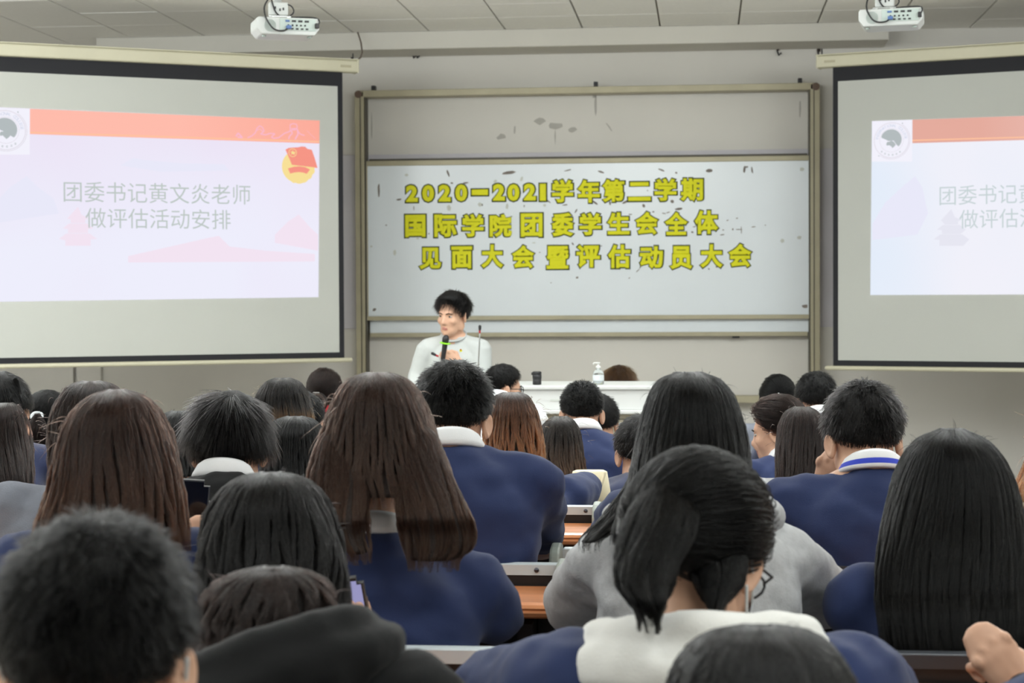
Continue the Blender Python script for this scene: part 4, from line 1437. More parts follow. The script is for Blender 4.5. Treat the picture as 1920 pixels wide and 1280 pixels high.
# ------------------------------------------------------------------ lecture benches
def bench(label, ref, xa_px, xb_px, fz, dark=False, caps=(False, True), bolts=(), xa=None, xb=None):
    """ref: (px, py, d) of the rail's top; xa/xb pixel ends (or world X)"""
    q = at(*ref)
    Y = q.y
    zt = q.z
    def X(px):
        return on_y(px, ref[1], Y).x
    xa = X(xa_px) if xa is None else xa
    xb = X(xb_px) if xb is None else xb
    xm, L = (xa + xb) / 2, xb - xa
    t = thing('lecture_bench', label, 'bench', (xm, Y, fz), 'rows of fixed lecture benches')
    rm_ = M['rail_dark'] if dark else M['rail']
    g = G(); g.box((xm, Y + .006, zt - .008), (L, .034, .016)); link('top_rail', g, rm_, t, bevel=.003)
    g = G(); g.box((xm, Y - .012, zt - .012), (L, .003, .022)); link('rail_lip', g, rm_, t)
    for bx in bolts:
        p_ = on_y(bx, ref[1] + 6, Y - .0135)
        g = G(); g.lathe((p_.x, Y - .0135, zt - .012), [(.0045, 0), (.0055, .001), (.0045, .003), (.001, .0042)], 12, rot=Matrix.Rotation(PI / 2, 3, 'X'))
        link('bolt', g, M['bolt'], t, smooth=True)
        g = G(); g.lathe((p_.x + .02, Y - .0095, zt - .062), [(.0035, 0), (.004, .001), (.001, .003)], 10, rot=Matrix.Rotation(PI / 2, 3, 'X'))
        link('bolt', g, M['bolt'], t, smooth=True)
    g = G(); g.box((xm, Y, (zt - .016 + fz + .36) / 2), (L - .004, .02, zt - .016 - fz - .36)); link('back_panel', g, M['bench_black'], t)
    zd = zt - .045
    # desk board with a rounded, grooved front edge
    prof = [(-.02, 0), (-.225, 0), (-.238, -.004), (-.244, -.010), (-.241, -.0145), (-.246, -.019), (-.242, -.027), (-.23, -.032), (-.02, -.032)]
    V, Q = [], []
    for xx in (xa + .004, xb - .004):
        for yy, zz in prof:
            V.append(Vector((xx, Y + yy, zd + zz)))
    n = len(prof)
    Q = [(i, (i + 1) % n, n + (i + 1) % n, n + i) for i in range(n)] + [tuple(range(n - 1, -1, -1)), tuple(range(n, 2 * n))]
    g = G(); g.add(V, Q); tag(link('desk_top', g, M['wood'], t), 'orange-brown wooden desk with grooved front edge')
    g = G(); g.box((xm, Y - .13, zd - .13), (L - .06, .19, .012)); link('book_shelf', g, M['seatwood'], t)
    g = G(); g.box((xm, Y + .22, fz + .435), (L - .02, .36, .025)); link('seat', g, M['seatwood'], t, bevel=.008)
    for xx in (xa + .06, xm, xb - .06):
        g = G(); g.box((xx, Y - .01, fz + .39), (.03, .05, .78)); g.box((xx, Y - .06, zd - .10), (.03, .16, .08)); g.box((xx, Y + .10, fz + .40), (.03, .2, .04)); g.box((xx, Y, fz + .012), (.06, .28, .024))
        link('leg', g, M['bench_black'], t)
    for k, xx in enumerate((xa, xb)):
        if caps[k]:
            sg = -1 if k == 0 else 1
            V2 = []
            g = G()
            prof2 = [(-.11, -.115), (-.11, -.02), (-.10, .0), (-.075, .012), (-.03, .016), (.0, .012), (.02, -.01), (.022, -.115)]
            for xo in (0, .024):
                for yy, zz in prof2:
                    V2.append(Vector((xx + sg * xo, Y + yy, zt + zz)))
            m_ = len(prof2)
            g.add(V2, [(i, (i + 1) % m_, m_ + (i + 1) % m_, m_ + i) for i in range(m_)] + [tuple(range(m_ - 1, -1, -1)), tuple(range(m_, 2 * m_))])
            tag(link('end_cap', g, M['grey_plastic'], t, bevel=.006), 'grey plastic end piece')
    return t
bench('bench with silver back rail behind the long brown haired girl, left of the ponytail girl', (880, 1215, 2.93), 0, 968, .28, bolts=(908,), xa=-2.2)
bench('bench with dark back rail in front of the lower right corner', (1750, 1224, 2.90), 1636, 0, .28, True, (True, False), bolts=(1693,), xb=1.9)
bench('bench with silver back rail below the navy back of the short haired boy', (990, 1056, 3.87), 0, 1048, .28, bolts=(1006,), xa=-2.6)
bench('short middle bench hidden in front of the grey hoodie girl', (1070, 1027, 4.11), 1056, 1536, .28, bolts=(), caps=(True, True))
bench('bench with dark back rail below the boy with the blue striped collar', (1580, 1059, 3.86), 1546, 0, .28, True, (True, False), bolts=(1592,), xb=2.4)
bench('far bench with silver back rail near the cream bag', (1085, 948, 4.95), 0, 1114, .28, bolts=(1098,), xa=-2.9)
bench('far bench on the right, hidden by the seated students', (1600, 958, 4.90), 1480, 0, .28, True, (True, False), xb=2.6)

# ------------------------------------------------------------------ lectern on the platform
ld = 9.75
lq = at(1000, 723, ld)
LY = lq.y; LZ = lq.z
lx0, lx1 = on_y(800, 723, LY).x, on_y(1335, 723, LY).x
lec = thing('lectern', 'long pale grey lectern desk on the platform between speaker and whiteboard', 'lectern', ((lx0 + lx1) / 2, LY, PZ))
def lbar(name, xa, xb, za, zb, ya, yb, m, bevel=.004, label=None):
    g = G(); g.box(((xa + xb) / 2, (ya + yb) / 2, (za + zb) / 2), (xb - xa, yb - ya, zb - za)); return tag(link(name, g, m, lec, bevel=bevel), label)
zl = lambda y: on_y(1000, y, LY).z
lbar('desk_top', lx0 - .01, lx1 + .01, LZ - .022, LZ, LY - .012, LY + .55, M['desk_white'], .006)
lbar('upper_panel', lx0, lx1, zl(768), LZ - .022, LY, LY + .02, M['desk_white'])
lbar('ledge', lx0 - .02, lx1 + .02, zl(775), zl(768), LY - .05, LY + .03, M['desk_white'], .005)
lbar('lower_panel', lx0, lx1, PZ + .06, zl(776), LY, LY + .02, M['desk_beige'])
lbar('panel_seam', lx0, lx1, zl(786), zl(784.5), LY - .002, LY + .0, M['alu_dark'], 0)
for xx in (lx0 + .01, lx1 - .01):
    lbar('side_panel', xx - .01, xx + .01, PZ + .0, LZ - .022, LY + .02, LY + .54, M['desk_beige'])
lbar('plinth', lx0 + .02, lx1 - .02, PZ + .001, PZ + .06, LY + .02, LY + .5, M['alu_dark'])
for yy in (794, 800):
    p_ = on_y(1161, yy, LY)
    lbar('handle', p_.x - .028, p_.x + .028, p_.z - .006, p_.z + .006, LY - .03, LY + .001, M['white_plastic'], .004)
p_ = on_y(1042, 750, LY)
lbar('tape_strip', p_.x - .03, p_.x + .02, p_.z - .006, p_.z + .005, LY - .002, LY, M['tape2'], 0)
# things standing on the lectern
p_ = on_y(1007, 723, LY + .12); z0 = LZ
t = thing('thermos', 'small black flask with a lid standing on the lectern', 'flask', (p_.x, p_.y, z0))
g = G(); g.lathe((p_.x, p_.y, z0), [(.020, 0), (.024, .003), (.024, .028), (.022, .030), (.025, .032), (.025, .055), (.020, .057), (.02, .056)], 20); link('body', g, M['black'], t, smooth=True)
g = G(); g.lathe((p_.x, p_.y, z0 + .056), [(.022, 0), (.0245, .002), (.0245, .014), (.018, .017), (.002, .0175)], 20); link('lid', g, M['black'], t, smooth=True)
g = G(); g.box((p_.x - .026, p_.y, z0 + .06), (.010, .012, .014)); link('spout', g, M['black'], t, bevel=.002)
p_ = on_y(1122, 723, LY + .16)
t = thing('pump_bottle', 'clear plastic pump bottle standing on the lectern beside the seated woman', 'bottle', (p_.x, p_.y, z0))
g = G(); g.lathe((p_.x, p_.y, z0), [(.024, 0), (.030, .004), (.030, .055), (.027, .068), (.016, .078), (.011, .082), (.011, .09)], 22); link('body', g, M['glass'], t, smooth=True)
g = G(); g.lathe((p_.x, p_.y, z0 + .088), [(.013, 0), (.013, .012), (.005, .013), (.005, .026), (.010, .027), (.010, .031), (.002, .032)], 16); g.tube([(p_.x, p_.y, z0 + .117), (p_.x - .022, p_.y, z0 + .117), (p_.x - .028, p_.y, z0 + .110)], .0035, 8); link('pump', g, M['white_plastic'], t, smooth=True)
g = G(); g.lathe((p_.x, p_.y, z0 + .02), [(.0305, 0), (.0307, .001), (.0307, .03), (.0305, .031)], 22); link('label', g, M['maskcloth'], t, smooth=True)
# gooseneck microphones
def gooseneck(label, base_px, pts, group):
    b_ = on_y(base_px, 723, LY + .10)
    t = thing('gooseneck_microphone', label, 'microphone', (b_.x, b_.y, LZ), group)
    g = G(); g.lathe((b_.x, b_.y, LZ), [(.045, 0), (.048, .004), (.045, .018), (.02, .024), (.008, .026)], 20); link('base', g, M['black'], t, smooth=True)
    pp = [Vector((b_.x, b_.y, LZ + .022))] + [on_y(x, y, LY + .10) for x, y in pts]
    g = G(); g.tube(pp, .0036, 8); link('neck', g, M['metal'], t, smooth=True)
    e = pp[-1]; dv = (pp[-1] - pp[-2]).normalized()
    g = G(); g.tube([e - dv * .004, e + dv * .012], .0055, 10); tag(link('ring', g, M['red'], t, smooth=True), 'red ring below the tip')
    g = G(); g.tube([e + dv * .012, e + dv * .03], [.007, .0085], 12); link('capsule', g, M['black'], t, smooth=True)
gooseneck('tall thin gooseneck microphone rising beside the speaker in white', 896, [(896.5, 700), (897.5, 670), (899, 645), (899.5, 622)], 'gooseneck microphones on the lectern')
gooseneck('small bent gooseneck microphone in front of the speaker in white', 842, [(834, 700), (828, 682), (824, 669), (820, 667)], 'gooseneck microphones on the lectern')

# ------------------------------------------------------------------ projectors
def projector(label, px, py, d, yaw, ports_mirror=False):
    c = at(px, py, d)
    t = thing('projector', label, 'projector', (c.x, c.y, c.z), 'ceiling projectors')
    Rz = rotm(yaw)
    def W(x, y, z): return c + Rz @ Vector((x, y, z))
    def bx(name, p, sz, m, bevel=.003, lab=None, par=t):
        g = G(); g.box(W(*p), sz, Rz); return tag(link(name, g, m, par, bevel=bevel), lab)
    # case: bottom chamfered shell
    w_, dp, h_ = .165, .12, .045
    g = G()
    prof = [(-w_, -h_ * .3), (-w_, h_ * .7), (-w_ * .96, h_), (w_ * .96, h_), (w_, h_ * .7), (w_, -h_ * .3), (w_ * .84, -h_), (-w_ * .84, -h_)]
    V = []
    for yy, k in ((-dp, 1), (dp * .7, 1), (dp, .93)):
        for x_, z_ in prof:
            V.append(W(x_ * k, yy, z_ * k))
    n = len(prof)
    Q = [(j * n + i, j * n + (i + 1) % n, (j + 1) * n + (i + 1) % n, (j + 1) * n + i) for j in range(2) for i in range(n)] + [tuple(range(n - 1, -1, -1)), tuple(2 * n + i for i in range(n))]
    g.add(V, Q); tag(link('case', g, M['projector_case'], t, bevel=.006), 'white plastic case')
    sg = 1
    bx('port_panel', (sg * .05, -dp - .002, .008), (.19, .006, .062), M['portpanel'], .001)
    for i in range(4):
        pp = bx('port', (sg * (-.005 + .034 * i), -dp - .006, .026), (.022, .006, .010), M['blueport'] if i == 0 else M['black'], .001)
    for i in range(5):
        bx('port', (sg * (.0 + .022 * i), -dp - .006, .004), (.009, .006, .009), M['green'] if i == 0 and False else M['black'], .002)
    for i in range(4):
        bx('port', (sg * (.02 + .026 * i), -dp - .006, -.014), (.014, .006, .008), M['black'], .001)
    # round vent grille
    for k in range(5):
        g = G(); g.tube([W(-.095 + (.008 + .0055 * k) * math.cos(a), -dp - .002, .0 + (.008 + .0055 * k) * math.sin(a)) for a in np.linspace(0, 2 * PI, 21)], .0016, 5, caps=False); link('vent_ring', g, M['portpanel'], t)
    g = G(); g.lathe(W(-.08, dp + .002, 0), [(.035, 0), (.038, .004), (.036, .025), (.028, .027), (.026, .012), (.0, .010)], 22, rot=Rz @ Matrix.Rotation(-PI / 2, 3, 'X')); link('lens', g, M['phoneglass'], t, smooth=True)
    for xx in (-.12, .12):
        g = G(); g.lathe(W(xx, -.07, -h_ - .008), [(.010, 0), (.012, .002), (.010, .012)], 12); link('foot', g, M['portpanel'], t)
    # ceiling mount
    bx('mount_plate', (-.035, 0, h_ + .012), (.12, .14, .008), M['metal'], .002)
    for xx in (-.075, .005):
        bx('mount_arm', (xx, 0, h_ + .005), (.016, .2, .008), M['metal'], .002)
    bx('mount_bracket', (-.035, -.02, h_ + .055), (.10, .05, .07), M['projector_case'], .006)
    for xx, zz in ((-.055, .07), (-.03, .06), (-.012, .065)):
        bx('slot', (xx, -.0465, h_ + zz - .01), (.008, .003, .014), M['black'], .001)
    pole0 = W(-.035, 0, h_ + .08)
    g = G(); g.tube([pole0, Vector((pole0.x, pole0.y, ZC - .02))], .022, 16, caps=False); link('pole', g, M['projector_case'], t, smooth=True)
    g = G(); g.lathe((pole0.x, pole0.y, ZC - .022), [(.023, 0), (.06, .002), (.06, .02)], 20); link('ceiling_plate', g, M['projector_case'], t)
    def cable(pts, r=.0038):
        P = [W(*q) for q in pts]
        # smooth the run
        for _ in range(2):
            o = [P[0]]
            for a, b in zip(P[:-1], P[1:]):
                o += [a * .75 + b * .25, a * .25 + b * .75]
            P = o + [P[-1]]
        g = G(); g.tube(P, r, 7); link('cable', g, M['black'], t, smooth=True)
    zc = ZC - c.z - .02
    cable([(-.065, -.01, zc), (-.06, -.03, .25), (-.075, -.04, .17), (-.12, -.08, .11), (-.125, -.12, .06), (-.115, -.14, .02), (-.08, -.15, -.03), (-.02, -.145, -.03), (.0, -.13, -.005)], .0045)
    cable([(-.08, -.05, .16), (-.05, -.05, .06), (.02, -.06, .055), (.10, -.08, .056), (.155, -.10, .052), (.165, -.135, .03), (.155, -.14, .005), (.15, -.127, -.0)])
    cable([(-.01, -.03, .13), (.03, -.05, .12), (.045, -.06, .085), (.02, -.06, .06), (-.03, -.06, .056)])
    bx('plug', (.0, -.137, -.008), (.026, .026, .018), M['blueport'], .003)
    bx('plug', (.15, -.134, .004), (.02, .022, .026), M['black'], .003)
    return t
projector('white projector hanging from the ceiling above the left screen, vent at its left', 533, 55, 9.6, YAW + .30)
projector('white projector hanging from the ceiling above the right screen, nearer the right edge', 1672, 38, 9.6, YAW - .26)

# ------------------------------------------------------------------ people
p = person('person with thick short black hair and a face mask, in the lower left corner', 178, 985, 1.62, pelvis=1.16, lap=True, female=False, hs=.96, hpitch=.3, shirt='blackcloth', collar=None, voxel=.011, topoff=.136)
short_hair(p.root, p.H0, p.R, p.s, H['black'], p.rng, top=.024, side=.008, n=9000, lift=.16, messy=.42, rad=.0005, length=.026)
face_mask(p)
p = person('person in a black hoodie with messy dark hair, at the lower left', 510, 1062, 2.22, pelvis=1.80, lap=True, hpitch=.75, drop=-.215, neckfwd=.11, sw=.17, shirt='blackcloth', sleeve='long', collar=None, voxel=.011, topoff=.14, shirt_fat=1.25, elbow_out=.10)
long_hair(p, [(1062, 495, 530), (1070, 450, 570), (1090, 408, 605), (1120, 385, 622), (1160, 375, 632), (1215, 375, 630)], H['dark'], 5000, rad=.0006, wav=.012, tipvar=.3, deptop=.105)
hood(p, M['blackcloth'], 1.15, 3, 'black hood lying behind the neck', slope=.30)
p = person('girl with wavy black shoulder hair just in front of the black hoodie, holding a phone', 508, 885, 2.72, pelvis=2.46, hpitch=.40, shirt='navy', voxel=.012, elbow_out=.05, elbows=(None, (640, 1290, 2.72)), wrists=(None, (655, 1245, 2.95)), handdir=(None, Vector((.05, .3, 1))), handback=(None, Vector((.3, .9, 0))), hands=('relaxed', 'grip'))
long_hair(p, [(885, 490, 525), (890, 450, 560), (915, 418, 595), (960, 393, 618), (1020, 380, 634), (1080, 378, 641), (1140, 385, 645)], H['soft'], 6500, rad=.0006, wav=.010, tipvar=.3)
P3 = p
p = person('girl with long brown hair and navy shirt holding a dark phone, at left', 218, 730, 3.12, row=2, hpitch=.22, voxel=.012, wrists=(None, (362, 1078, 3.34)), elbows=(None, (325, 1150, 3.2)), handdir=(None, Vector((.12, .1, 1))), handback=(None, Vector((.8, -.6, 0))), hands=('relaxed', 'grip'), collar='navy')
long_hair(p, [(730, 205, 232), (735, 175, 262), (765, 142, 292), (810, 122, 314), (870, 110, 328), (940, 92, 338), (985, 72, 345), (1015, 70, 345)], H['brown2'], 7500, rad=.0006, wav=.008, tipvar=.3)
P4 = p
p = person('girl with long straight reddish brown hair and slanted white collar, in a navy shirt', 706, 698, 3.22, row=2, hpitch=.12, sw=.165, voxel=.011, elbows=(None, (935, 1160, 3.22)), shirt_fat=1.05, sh_tilt=-.01, drop=-.022, sh_drop=.02, fold=.013)
long_hair(p, [(698, 688, 726), (702, 662, 752), (728, 637, 780), (775, 617, 803), (840, 598, 826), (890, 580, 842), (925, 585, 850)], H['brown'], 6500, rad=.0006, wav=.006, tipvar=.2)
lock(p, [(840, 592, 690), (900, 574, 700), (950, 582, 690), (1000, 612, 688), (1035, 650, 690)], H['brown'], 1500, rad=.0006, tipvar=.3)
lock(p, [(840, 722, 828), (900, 742, 850), (950, 748, 872), (1000, 752, 890), (1032, 758, 884), (1048, 765, 860)], H['brown'], 2000, rad=.0006, tipvar=.3)
p = person('girl with loose black ponytail and mask, white hood and navy sleeves', 1302, 858, 2.42, pelvis=2.16, hyaw=-.55, hpitch=.42, sw=.17, shirt='creamknit', sleeve='long', sleeve_mat='navy', collar=None, voxel=.010, hs=1.03, shirt_fat=1.15, elbow_out=.10, topoff=.135, ears=True)
gathered(p, H['black'], (-.035, -.105, .0), 6000, rad=.0006, thick=.016, top=.022)
tail(p, [(915, 1215, 1290), (950, 1185, 1305), (1000, 1160, 1300), (1050, 1145, 1280), (1095, 1155, 1262), (1130, 1190, 1245), (1152, 1208, 1226)], H['black'], d=2.33, n=2500, rad=.0006, thick=.035, tipvar=.25, wav=.008, yo=.05, slant=-.17)
tail(p, [(985, 1285, 1385), (1040, 1285, 1398), (1085, 1300, 1392), (1120, 1318, 1372), (1142, 1334, 1352)], H['black'], d=2.36, n=1500, rad=.0006, thick=.035, name='hair_lock', tipvar=.25, yo=.06, slant=-.15)
glasses(p); face_mask(p); hood(p, M['creamknit'], 1.3, 5, 'thick white hood lying behind the neck')
p = person('head of smooth greyish black hair at the lower edge, in front of the white hood', 1425, 1172, 1.78, pelvis=1.38, lap=True, hpitch=.25, shirt='navy2', voxel=.012)
long_hair(p, [(1172, 1400, 1452), (1178, 1355, 1500), (1200, 1310, 1550), (1240, 1275, 1580), (1290, 1258, 1598), (1370, 1248, 1606), (1450, 1248, 1606)], H['grey'], 7000, rad=.0005, wav=.004)
p = person('girl with very long loose black hair down her back, navy short sleeves, at the right', 1785, 803, 3.24, row=2, hpitch=.15, sleeve_t=.36, elbows=((1588, 1114, 3.40), None), voxel=.012, sw=.17, shirt_fat=1.1)
long_hair(p, [(803, 1768, 1802), (808, 1738, 1832), (840, 1708, 1865), (890, 1684, 1890), (950, 1668, 1908), (1020, 1655, 1922), (1100, 1648, 1928), (1180, 1652, 1926), (1240, 1665, 1915)], H['black'], 8500, rad=.0006, wav=.006, tipvar=.22, clump=80)
p = person('student at the lower right edge, only a clenched hand and navy sleeve in view', 2130, 890, 2.35, pelvis=2.15, elbows=((2015, 1335, 2.5), None), wrists=((1912, 1292, 2.62), None), hands=('fist', 'relaxed'), handdir=(-LAT * .55 + UP * .75 + FWD * .35, None), handback=(UP * .35 - FWD * .95, None), collar=None, voxel=.011)
long_hair(p, [(890, 2110, 2150), (900, 2052, 2208), (950, 2000, 2260), (1030, 1988, 2272), (1110, 1985, 2275)], H['black'], 1200)
g = G()
w_ = p.Wr[0]; ax = (p.El[0] - w_).normalized(); sd_ = ax.cross(UP).normalized(); up_ = sd_.cross(ax)
g.loft([(w_ + ax * t_, sd_ * .033 * k, up_ * .027 * k) for t_, k in ((.008, .98), (.010, 1.03), (.028, 1.06), (.030, 1.0))], 20)
tag(link('wrist_band', g, M['black'], p.root, smooth=True), 'black band on the wrist')
p = person('girl with sleek long black hair in a light grey hoodie, seated beyond the ponytail girl', 1292, 697, 3.32, row=2, hpitch=.12, sw=.148, sh_drop=.045, shirt='greycloth', sleeve='long', collar=None, elbows=((1075, 1135, 3.4), (1548, 1125, 3.4)), voxel=.012, shirt_fat=1.1, fold=.016)
long_hair(p, [(697, 1272, 1312), (702, 1245, 1342), (730, 1222, 1368), (790, 1203, 1390), (850, 1192, 1401), (910, 1182, 1405), (960, 1165, 1403), (1000, 1150, 1395)], H['black'], 7500, rad=.0006, wav=.004, tipvar=.15, extra=.05)
lock(p, [(900, 1180, 1230), (950, 1145, 1200), (990, 1110, 1160), (1015, 1088, 1120)], H['black'], 500, thick=.02)
hood(p, M['greycloth'], 1.1, 9, 'grey hood lying behind the neck')
# third and fourth rows
p = person('boy with short black hair, white collar and broad navy back, left of centre', 849, 683, 4.08, row=3, female=False, hs=.96, hpitch=.34, hyaw=-.06, tilt=.04, sw=.178, elbow_out=.025, voxel=.012, shirt_fat=1.05, topoff=.136)
short_hair(p.root, p.H0, p.R, p.s, H['black'], p.rng, top=.024, side=.005, n=7000, lift=.24, messy=.36, length=.024)
p = person('boy with short black hair and a blue striped white collar, hand raised to his face', 1620, 722, 4.05, row=3, female=False, hs=.96, hpitch=.42, hyaw=.05, sw=.185, stripe=True, voxel=.012, elbows=((1524, 1045, 4.12), None), wrists=((1543, 926, 4.14), None), hands=('fist', 'relaxed'), handdir=(Vector((.35, -.05, 1)), None), handback=(Vector((-.5, -1, .1)), None), shirt_fat=1.1, topoff=.136)
short_hair(p.root, p.H0, p.R, p.s, H['soft'], p.rng, top=.026, side=.008, n=7000, lift=.18, messy=.4, length=.028)
p = person('person with shaggy black hair, white collar and black jacket', 430, 730, 4.25, row=3, female=False, hs=.98, hpitch=.34, sw=.175, shirt='blackcloth', sleeve='long', voxel=.012, topoff=.15)
short_hair(p.root, p.H0, p.R, p.s, H['soft'], p.rng, top=.024, side=.018, n=8000, lift=.04, messy=.22, length=.075, rad=.0006)
p = person('girl in a grey blue jacket, her dark head half hidden by the brown haired girl', 168, 714, 4.10, row=3, hpitch=.15, hyaw=-.3, shirt='jacketgrey', sleeve='long', collar='jacketgrey', elbows=((10, 1000, 4.1), None), voxel=.013, shirt_fat=1.3)
long_hair(p, [(714, 155, 185), (720, 130, 212), (755, 108, 238), (800, 98, 246), (840, 95, 246), (868, 96, 240)], H['dark'], 3500, tipvar=.25)
p = person('student with a broad navy back seated hidden behind the grey hoodie girl', 1306, 745, 4.12, pelvis=4.32, female=False, sw=.165, hpitch=.1, voxel=.014, shirt_fat=1.0, elbow_out=.03)
short_hair(p.root, p.H0, p.R, p.s, H['black'], p.rng, n=800)
p = person('girl at the far right edge with a navy shoulder and brown hair', 2006, 752, 4.1, row=3, voxel=.014)
long_hair(p, [(752, 1993, 2020), (765, 1965, 2050), (810, 1942, 2073), (870, 1928, 2080), (905, 1912, 2080), (940, 1908, 2078)], H['auburn'], 1500)
p = person('girl with dark hair at the left edge, nearest the jacket girl', 8, 755, 5.1, row=4, shirt='navy2', voxel=.014, collar=None)
long_hair(p, [(755, -5, 22), (762, -35, 36), (800, -55, 50), (850, -62, 56), (900, -65, 58), (950, -66, 55)], H['dark'], 3000, tipvar=.2)
p = person('black haired person at the left edge under the screen, one loose strand hanging', 2, 697, 6.15, row=5, hpitch=.1, shirt='navy2', voxel=.015, collar=None, ears=True)
short_hair(p.root, p.H0, p.R, p.s, H['black'], p.rng, top=.02, side=.016, n=2500, lift=.1, messy=.12, length=.05)
tail(p, [(712, 25, 34), (735, 33, 38), (755, 33, 37), (768, 26, 31)], H['black'], d=6.1, n=150, thick=.006, name='hair_lock')
p = person('girl with a black ponytail in a pale hair tie at the left', 88, 733, 7.2, row=6, shirt='navy2', voxel=.016, collar=None, hpitch=.1, ears=True)
gathered(p, H['black'], (-.035, -.105, -.01), 2600)
tl = tail(p, [(782, 62, 78), (800, 50, 88), (835, 46, 92), (875, 52, 88), (900, 60, 80)], H['dark'], d=7.05, n=900, thick=.04)
c_ = at(69, 780, 7.08)
g = G(); g.tube([c_ + LAT * .020 * math.cos(a) + UP * .013 * math.sin(a) + FWD * .012 * math.sin(a) for a in np.linspace(0, 2 * PI, 17)], .007, 8, caps=False)
tag(link('hair_tie', g, M['maskcloth'], p.root, smooth=True), 'pale grey hair tie')
p = person('dark head just showing between the brown haired girl and the black jacket', 332, 770, 5.15, row=4, shirt='navy2', voxel=.015, collar=None)
long_hair(p, [(770, 322, 344), (775, 305, 360), (800, 294, 370), (850, 290, 374), (890, 290, 374)], H['black'], 2200)
p = person('girl with dark hair turning blond at the ends, below the left screen corner', 530, 708, 5.95, row=5, shirt='navy2', voxel=.015, collar=None, ears=False)
long_hair(p, [(708, 518, 542), (712, 500, 560), (735, 484, 574), (765, 476, 584), (800, 474, 588), (850, 480, 590)], H['ombre'], 3200, tipvar=.2)
p = person('short haired person half hidden behind the girl with blond ends', 567, 733, 7.1, row=6, female=False, hs=.95, shirt='navy2', voxel=.017, collar=None)
short_hair(p.root, p.H0, p.R, p.s, H['black'], p.rng, n=1500, top=.02, side=.012)
p = person('girl with a shiny black crown, just left of the long reddish brown hair', 552, 780, 5.15, row=4, shirt='navy2', voxel=.015, collar=None)
long_hair(p, [(780, 538, 566), (784, 518, 588), (805, 502, 603), (840, 495, 610), (890, 490, 614), (930, 490, 614)], H['black'], 3500)
p = person('woman in red with a brown hair bun, farthest at left of the whiteboard', 608, 691, 8.9, row=8, shirt='red', collar='red', voxel=.017, hpitch=.1, hs=.96, ears=True)
gathered(p, H['dark'], (-.02, -.105, -.035), 2200)
bc = p.H0 + p.R @ Vector((-.02, -.125, -.035))
g = G(); g.ball(bc, (.050, .042, .050), None, 18, 12); bun = link('hair_bun', g, H['dark'][1], p.root, smooth=True)
n_ = 600; K_ = 8; th_ = p.rng.uniform(0, 6.28, n_); P_arr = np.empty((n_, K_, 3)); inc = p.rng.uniform(-.5, .5, n_)
for k in range(K_):
    a = th_ + k * .35; rr = .048 * np.cos(inc * 1.6)
    P_arr[:, k] = np.array(bc) + np.stack([np.cos(a) * rr, -np.abs(.042 * np.cos(inc)) * .55 - .012 + 0 * a, np.sin(a) * rr], 1)
curves_obj('hair_strands', P_arr, .0007, H['dark'][0], bun)
g = G(); g.box(bc + Vector((.0, -.03, .048)), (.03, .01, .008)); tag(link('hair_clip', g, M['metal'], p.root, bevel=.002), 'small bright hair clip')
p = person('man in glasses and a white shirt turning to the right, in front of the lectern', 944, 690, 8.95, row=8, female=False, yaw=-.35, hyaw=-.95, hpitch=.05, shirt='whitecloth', voxel=.013, hs=.88, topoff=.118)
short_hair(p.root, p.H0, p.R, p.s, H['black'], p.rng, top=.020, side=.006, n=3000, lift=.3, messy=.3)
glasses(p)
p = person('girl with long auburn hair and a pale collar beside the broad navy back', 962, 735, 5.3, row=4, hpitch=.1, voxel=.013, tilt=.05)
long_hair(p, [(735, 945, 972), (740, 928, 990), (770, 915, 1006), (810, 908, 1014), (840, 908, 1018), (862, 912, 1018)], H['auburn'], 4000, tipvar=.25)
p = person('girl with long dark hair streaked brown, in front of the crew cut boy', 1050, 780, 6.1, row=5, hpitch=.12, voxel=.014, collar=None)
long_hair(p, [(780, 1040, 1062), (785, 1025, 1076), (808, 1013, 1086), (850, 1007, 1092), (890, 1012, 1098), (925, 1030, 1106), (945, 1050, 1106)], H['low'], 4000, tipvar=.3, wav=.010)
p = person('boy with a black crew cut and thin white collar, before the lectern', 1091, 713, 7.0, row=6, female=False, hs=.96, hpitch=.36, voxel=.014, sh_tilt=-.01)
short_hair(p.root, p.H0, p.R, p.s, H['black'], p.rng, top=.016, side=.005, n=3500, lift=.6, messy=.3, length=.016)
p = person('dark head peeking out right of the crew cut boy', 1121, 738, 8.0, row=7, female=False, shirt='navy2', voxel=.018, collar=None)
short_hair(p.root, p.H0, p.R, p.s, H['black'], p.rng, n=1500, top=.02, side=.016)
p = person('dark head showing left of the sleek black hair of the grey hoodie girl', 1204, 776, 6.1, row=5, female=False, shirt='navy2', voxel=.017, collar=None)
short_hair(p.root, p.H0, p.R, p.s, H['soft'], p.rng, n=2000, top=.02, side=.016)
p = person('person with black hair and a small silver clip, right of the lectern', 1459, 703, 8.9, row=8, hs=.95, shirt='jacketgrey', voxel=.017, collar=None, hyaw=.2, ears=True)
gathered(p, H['black'], (.02, -.105, -.04), 2200)
c_ = p.H0 + p.R @ Vector((-.02, -.115, .0))
g = G(); g.box(c_, (.05, .012, .012), rotm(0) @ Matrix.Rotation(.6, 3, 'Y')); tag(link('hair_clip', g, M['metal'], p.root, bevel=.003), 'silver hair clip')
p = person('boy with round short black hair under the right screen corner', 1530, 696, 8.0, row=7, female=False, hs=.98, shirt='navy2', voxel=.016)
short_hair(p.root, p.H0, p.R, p.s, H['black'], p.rng, top=.020, side=.009, n=3000, lift=.25, messy=.3)
p = person('girl in navy seen in profile facing left, dark hair tied back', 1460, 742, 6.95, row=6, yaw=.3, hyaw=.85, hpitch=.15, voxel=.013, topoff=.14, ears=True)
gathered(p, H['dark'], (.0, -.11, -.01), 3000, thick=.016)
tail(p, [(790, 1490, 1510), (830, 1480, 1515), (880, 1480, 1510)], H['dark'], d=6.85, n=500, thick=.03)
